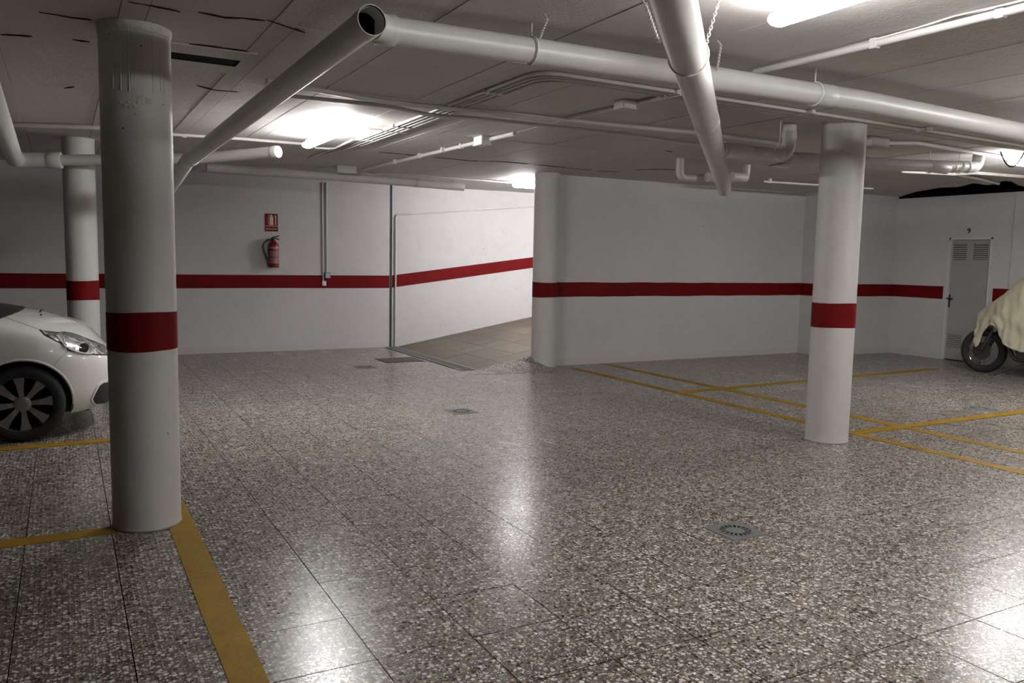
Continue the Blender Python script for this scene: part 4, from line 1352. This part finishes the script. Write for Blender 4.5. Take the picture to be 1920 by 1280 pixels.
# arch lips
for wx in (WXF, WXR):
    for sd in (-1, 1):
        pts_ = []
        for k in range(33):
            a = math.radians(-14 + 208 * k / 32)
            X_, Z_ = wx + 0.350 * math.cos(a), CZ + 0.350 * math.sin(a)
            o_ = Vector((X_, CY + sd * 1.5, Z_)); h_, n_, _, _ = BV.ray_cast(Vector((wx + 0.362 * math.cos(a), CY + sd * 1.5, CZ + 0.362 * math.sin(a))), Vector((0, -sd, 0)))
            if h_ is not None: pts_.append(Vector((X_, h_.y - sd * 0.004, Z_)))
        if len(pts_) > 3: obj('arch_lip', tubebm(pts_, 0.011, 8), M['car'], car, smooth=True)
# wheels
def wheel(wx, sd):
    yo = CY + sd * 0.855
    wv = empty('wheel', (0, 0, 0)); wv.parent = car; wv.location = Vector((wx, yo, CZ)) - car.location
    bm = bmesh.new()
    s = sd
    lathe(bm, [(0.215, -0.005 * s), (0.235, 0.004 * s), (0.272, 0.0), (0.292, -0.018 * s), (0.2995, -0.05 * s), (0.2995, -0.15 * s), (0.285, -0.19 * s), (0.22, -0.195 * s)], (0, 0, 0), 56, axis='y', caps=False)
    obj('tyre', bm, M['rubber'], wv, smooth=True, local=True)
    bm = bmesh.new()
    lathe(bm, [(0.218, -0.16 * s), (0.205, -0.06 * s), (0.208, -0.006 * s), (0.219, 0.002 * s), (0.2195, -0.002 * s)], (0, 0, 0), 48, axis='y', caps=False)
    obj('rim', bm, M['dark_alloy'], wv, smooth=True, local=True)
    for k in range(8):
        a = math.radians(50 + 45 * k)
        c, sn = math.cos(a), math.sin(a)
        bm = bmesh.new()
        prof = [(0.045, 0.016), (0.10, 0.020), (0.15, 0.026), (0.212, 0.041)]
        top_, bot_ = [], []
        for (r_, hw_) in prof:
            for sg_ in (-1, 1):
                top_.append((r_, sg_ * hw_))
        vs1 = [bm.verts.new((r_ * c - q_ * sn, (-0.012 if r_ > 0.09 else -0.022) * s, r_ * sn + q_ * c)) for r_, q_ in top_]
        vs2 = [bm.verts.new((v.co.x, v.co.y - 0.02 * s, v.co.z)) for v in vs1]
        for i_ in range(3):
            a_, b_, c_, d_ = 2 * i_, 2 * i_ + 1, 2 * i_ + 3, 2 * i_ + 2
            bm.faces.new((vs1[a_], vs1[b_], vs1[c_], vs1[d_])); bm.faces.new((vs2[a_], vs2[d_], vs2[c_], vs2[b_]))
            bm.faces.new((vs1[a_], vs1[d_], vs2[d_], vs2[a_])); bm.faces.new((vs1[b_], vs2[b_], vs2[c_], vs1[c_]))
        bm.faces.new((vs1[0], vs2[0], vs2[1], vs1[1])); bm.faces.new((vs1[6], vs1[7], vs2[7], vs2[6]))
        obj('spoke', bm, M['alloy'], wv, local=True)
    bm = bmesh.new()
    lathe(bm, [(0.062, -0.035 * s), (0.060, -0.012 * s), (0.045, -0.006 * s), (0.028, -0.004 * s)], (0, 0, 0), 28, axis='y')
    obj('hub', bm, M['alloy'], wv, smooth=True, local=True)
    bm = bmesh.new()
    lathe(bm, [(0.20, -0.10 * s), (0.20, -0.11 * s)], (0, 0, 0), 32, axis='y')
    obj('brake_disc', bm, M['hole'], wv, local=True)
for wx in (WXF, WXR):
    wheel(wx, -1); wheel(wx, 1)
bm = bmesh.new()
box(bm, -3.3, 0.15, CY - 0.55, CY + 0.55, 0.17, 0.30)
obj('underbody', bm, M['black'], car)
skin_patch('grille', [(236, 690), (250, 690), (262, 700), (262, 715), (250, 722), (236, 722)], (249, 706), M['black'], 0.004, car, n=24, both=False) if hit(249, 706) else None
# cowl panel below the windscreen
bm = bmesh.new()
va, vb = [], []
for k in range(25):
    y_ = -0.74 + 1.48 * k / 24
    x_ = -0.305 - 0.20 * (abs(y_) / 0.74) ** 2.2
    h1_, _, _, _ = BV.ray_cast(Vector((x_, CY + y_, 2)), Vector((0, 0, -1)))
    h2_, _, _, _ = BV.ray_cast(Vector((x_ - 0.26, CY + y_, 2)), Vector((0, 0, -1)))
    z1_ = (h1_.z if h1_ else 0.9); z2_ = (h2_.z if h2_ else 0.9)
    va.append(bm.verts.new((x_, CY + y_, z1_ + 0.005))); vb.append(bm.verts.new((x_ - 0.26, CY + y_, z2_ + 0.020)))
for k in range(24): bm.faces.new((va[k], va[k + 1], vb[k + 1], vb[k]))
r_ = bmesh.ops.extrude_face_region(bm, geom=bm.faces[:])
bmesh.ops.translate(bm, verts=[v for v in r_['geom'] if isinstance(v, bmesh.types.BMVert)], vec=(0, 0, -0.03))
obj('cowl_panel', bm, M['black'], car)
bmq.free()

# ------------------------------------------------------------------ covered motorcycle
bk = empty('motorcycle', (11.50, 6.98, 0), 'black motorcycle with spoked front wheel parked in front of the grey door', 'motorcycle', rz=math.radians(-84))
def mpart(name, bm, mat, parent=None, **k):
    return obj(name, bm, M[mat], parent or bk, local=True, **k)
def mwheel(u, R, wd):
    wv = empty('wheel', (0, 0, 0)); wv.parent = bk; wv.location = (u, 0, R)
    bm = bmesh.new()
    N, sgn = 48, 12
    rg = []
    for k in range(N):
        a = 2 * math.pi * k / N
        rg.append([bm.verts.new(((R - wd * 0.52 + wd * 0.52 * math.cos(b)) * math.cos(a), wd * 0.55 * math.sin(b), (R - wd * 0.52 + wd * 0.52 * math.cos(b)) * math.sin(a))) for b in [2 * math.pi * q / sgn for q in range(sgn)]])
    for k in range(N):
        for q in range(sgn):
            bm.faces.new((rg[k][q], rg[(k + 1) % N][q], rg[(k + 1) % N][(q + 1) % sgn], rg[k][(q + 1) % sgn]))
    obj('tyre', bm, M['rubber'], wv, smooth='all', local=True)
    rim = R - wd * 0.98
    bm = bmesh.new()
    lathe(bm, [(rim + 0.012, -0.026), (rim - 0.006, -0.020), (rim - 0.012, 0), (rim - 0.006, 0.020), (rim + 0.012, 0.026)], (0, 0, 0), 48, axis='y')
    bmesh.ops.delete(bm, geom=[f for f in bm.faces if len(f.verts) > 4], context='FACES_ONLY')
    obj('rim', bm, M['chrome'], wv, smooth='all', local=True)
    bm = bmesh.new()
    lathe(bm, [(0.02, -0.06), (0.055, -0.05), (0.045, -0.02), (0.045, 0.02), (0.055, 0.05), (0.02, 0.06)], (0, 0, 0), 24, axis='y')
    obj('hub', bm, M['dark_alloy'], wv, smooth=True, local=True)
    bm = bmesh.new()
    lathe(bm, [(0.125, -0.066), (0.125, -0.072)], (0, 0, 0), 32, axis='y')
    obj('brake_disc', bm, M['dark_alloy'], wv, local=True)
    for k in range(24):
        a = 2 * math.pi * k / 24
        a2 = a + (0.35 if k % 2 else -0.35)
        sd = 0.045 if (k // 2) % 2 else -0.045
        obj('spoke', tubebm([(0.05 * math.cos(a2), sd, 0.05 * math.sin(a2)), ((rim) * math.cos(a), 0, (rim) * math.sin(a))], 0.0028, 5), M['chrome'], wv, local=True)
mwheel(0.0, 0.315, 0.105)
mwheel(1.42, 0.31, 0.13)
for sd in (-1, 1):
    mpart('fork_leg', tubebm([(0.0, sd * 0.085, 0.315), (0.16, sd * 0.085, 0.66), (0.27, sd * 0.085, 0.92)], [0.026, 0.026, 0.019], 12), 'dark_alloy', smooth=True)
bm = bmesh.new()
ring_prev = None
for k in range(15):
    a = math.radians(20 + 95 * k / 14)
    cur = [bm.verts.new((0.345 * math.cos(a), y_, 0.315 + (0.345 - abs(y_) * 0.25) * math.sin(a))) for y_ in (-0.06, -0.03, 0, 0.03, 0.06)]
    if ring_prev:
        for q in range(4): bm.faces.new((ring_prev[q], cur[q], cur[q + 1], ring_prev[q + 1]))
    ring_prev = cur
mpart('front_mudguard', bm, 'black', smooth='all')
mpart('engine_block', bbox(0.50, 0.98, -0.17, 0.17, 0.22, 0.55, 0.03), 'engine')
for k in range(7):
    mpart('cylinder_fin', bbox(0.44, 0.66, -0.15, 0.15, 0.56 + k * 0.025, 0.572 + k * 0.025, 0.004), 'engine')
bm = bmesh.new(); lathe(bm, [(0.09, -0.20), (0.10, -0.19), (0.10, 0.19), (0.09, 0.20)], (0.80, 0, 0.36), 24, axis='y'); mpart('crankcase_cover', bm, 'engine', smooth=True)
mpart('frame_tube', tubebm(fillet([(0.24, 0, 0.92), (0.40, 0, 0.50), (0.48, 0, 0.22), (1.0, 0, 0.22), (1.15, 0, 0.55), (1.35, 0, 0.75)], 0.08), 0.02, 10), 'black', smooth=True)
for sd in (-1, 1):
    mpart('swing_arm', tubebm([(1.0, sd * 0.09, 0.33), (1.42, sd * 0.10, 0.31)], 0.02, 10), 'black', smooth=True)
    mpart('shock_absorber', tubebm([(1.38, sd * 0.12, 0.34), (1.22, sd * 0.12, 0.70)], 0.024, 10), 'chrome', smooth=True)
    mpart('exhaust', tubebm(fillet([(0.46, sd * 0.10, 0.62), (0.36, sd * 0.13, 0.45), (0.48, sd * 0.16, 0.24), (1.0, sd * 0.17, 0.25), (1.55, sd * 0.18, 0.33)], 0.08), 0.026, 12), 'chrome' if sd > 0 else 'dark_alloy', smooth=True)
bm = bmesh.new()
bmesh.ops.create_uvsphere(bm, u_segments=24, v_segments=14, radius=1.0, matrix=Matrix.Translation((0.62, 0, 0.86)) @ Matrix.Diagonal((0.29, 0.14, 0.13, 1)))
mpart('fuel_tank', bm, 'black', smooth='all')
mpart('seat', bbox(0.86, 1.50, -0.10, 0.10, 0.68, 0.76, 0.03), 'black')
mpart('rear_mudguard', bbox(1.30, 1.72, -0.07, 0.07, 0.66, 0.70, 0.015), 'black')
mpart('handlebar', tubebm(fillet([(0.48, -0.19, 1.0), (0.38, -0.12, 1.0), (0.30, 0, 0.96), (0.38, 0.12, 1.0), (0.48, 0.19, 1.0)], 0.08), 0.013, 10), 'chrome', smooth=True)
mpart('windscreen', bbox(0.50, 0.515, -0.10, 0.10, 1.02, 1.28, 0.005), 'glass')
bm = bmesh.new(); lathe(bm, [(0.05, -0.10), (0.085, -0.06), (0.092, 0.0), (0.088, 0.02)], (0.12 + 0.02, 0, 0.88), 24, axis='x'); mpart('headlamp', bm, 'black', smooth=True)
mpart('indicator', bbox(0.17, 0.21, -0.15, -0.11, 0.60, 0.68, 0.01), 'chrome')
mpart('horn', tubebm([(0.36, -0.12, 0.52), (0.42, -0.12, 0.52)], 0.04, 16), 'chrome', smooth=True)
mpart('side_stand', tubebm([(0.62, -0.16, 0.22), (0.28, -0.30, 0.012)], 0.011, 8), 'dark_alloy', smooth=True)
mpart('stand_foot', bbox(0.24, 0.30, -0.33, -0.28, 0.0, 0.014, 0.003), 'chrome')

# cloth cover
ZT = [(-0.10, 0.86), (-0.03, 0.93), (0.10, 1.04), (0.22, 1.14), (0.33, 1.27), (0.42, 1.36), (0.50, 1.42), (0.56, 1.435), (0.64, 1.40), (0.76, 1.18), (0.95, 1.02), (1.3, 0.95), (1.75, 0.90)]
ZBm = [(-0.10, 0.42), (-0.06, 0.36), (-0.01, 0.40), (0.02, 0.53), (0.08, 0.60), (0.14, 0.68), (0.17, 0.71), (0.205, 0.70), (0.26, 0.62), (0.36, 0.50), (0.46, 0.42), (0.58, 0.38), (0.8, 0.37), (1.2, 0.42), (1.75, 0.50)]
bm = bmesh.new()
us = [-0.10 + 1.85 * k / 110 for k in range(111)]
NV = 22
grid = []
rcl = random.Random(5)
for u in us:
    row = []
    zt, zb_ = interp(ZT, u), interp(ZBm, u)
    wmax = interp([(-0.10, 0.13), (0.10, 0.20), (0.17, 0.24), (0.3, 0.33), (0.5, 0.36), (0.9, 0.30), (1.75, 0.26)], u)
    for sd in (-1, 1):
        rng = range(NV + 1) if sd == -1 else range(NV - 1, -1, -1)
        cells = []
        for k in (range(NV, -1, -1) if sd == -1 else range(1, NV + 1)):
            t = k / NV
            fold = 0.018 * t * math.sin(26 * u + 5 * t + 1.3 * sd) + 0.014 * t * math.sin(57 * u - 9 * t) + 0.02 * math.sin(16 * (t - 0.5 * u) * 1.3) * t
            v_ = sd * (wmax * (t ** 0.55) * (1 - 0.12 * t) + fold)
            sag = 0.03 * math.sin(11 * u + 3 * t) * t * (1 - t)
            cells.append(bm.verts.new((u + 0.012 * math.sin(9 * t + 20 * u) * t, v_, zt + (zb_ - zt) * t + sag)))
        row += cells
    grid.append(row)
for a, b in zip(grid, grid[1:]):
    for k in range(len(a) - 1):
        bm.faces.new((a[k], a[k + 1], b[k + 1], b[k]))
r_ = bmesh.ops.solidify(bm, geom=bm.faces[:], thickness=0.003)
cv = obj('motorcycle_cover', bm, M['cloth'], None, smooth='all', local=True)
cv.location = bk.location; cv.rotation_euler = bk.rotation_euler
tag(cv, 'cream cloth cover draped over the black motorcycle', 'cover')
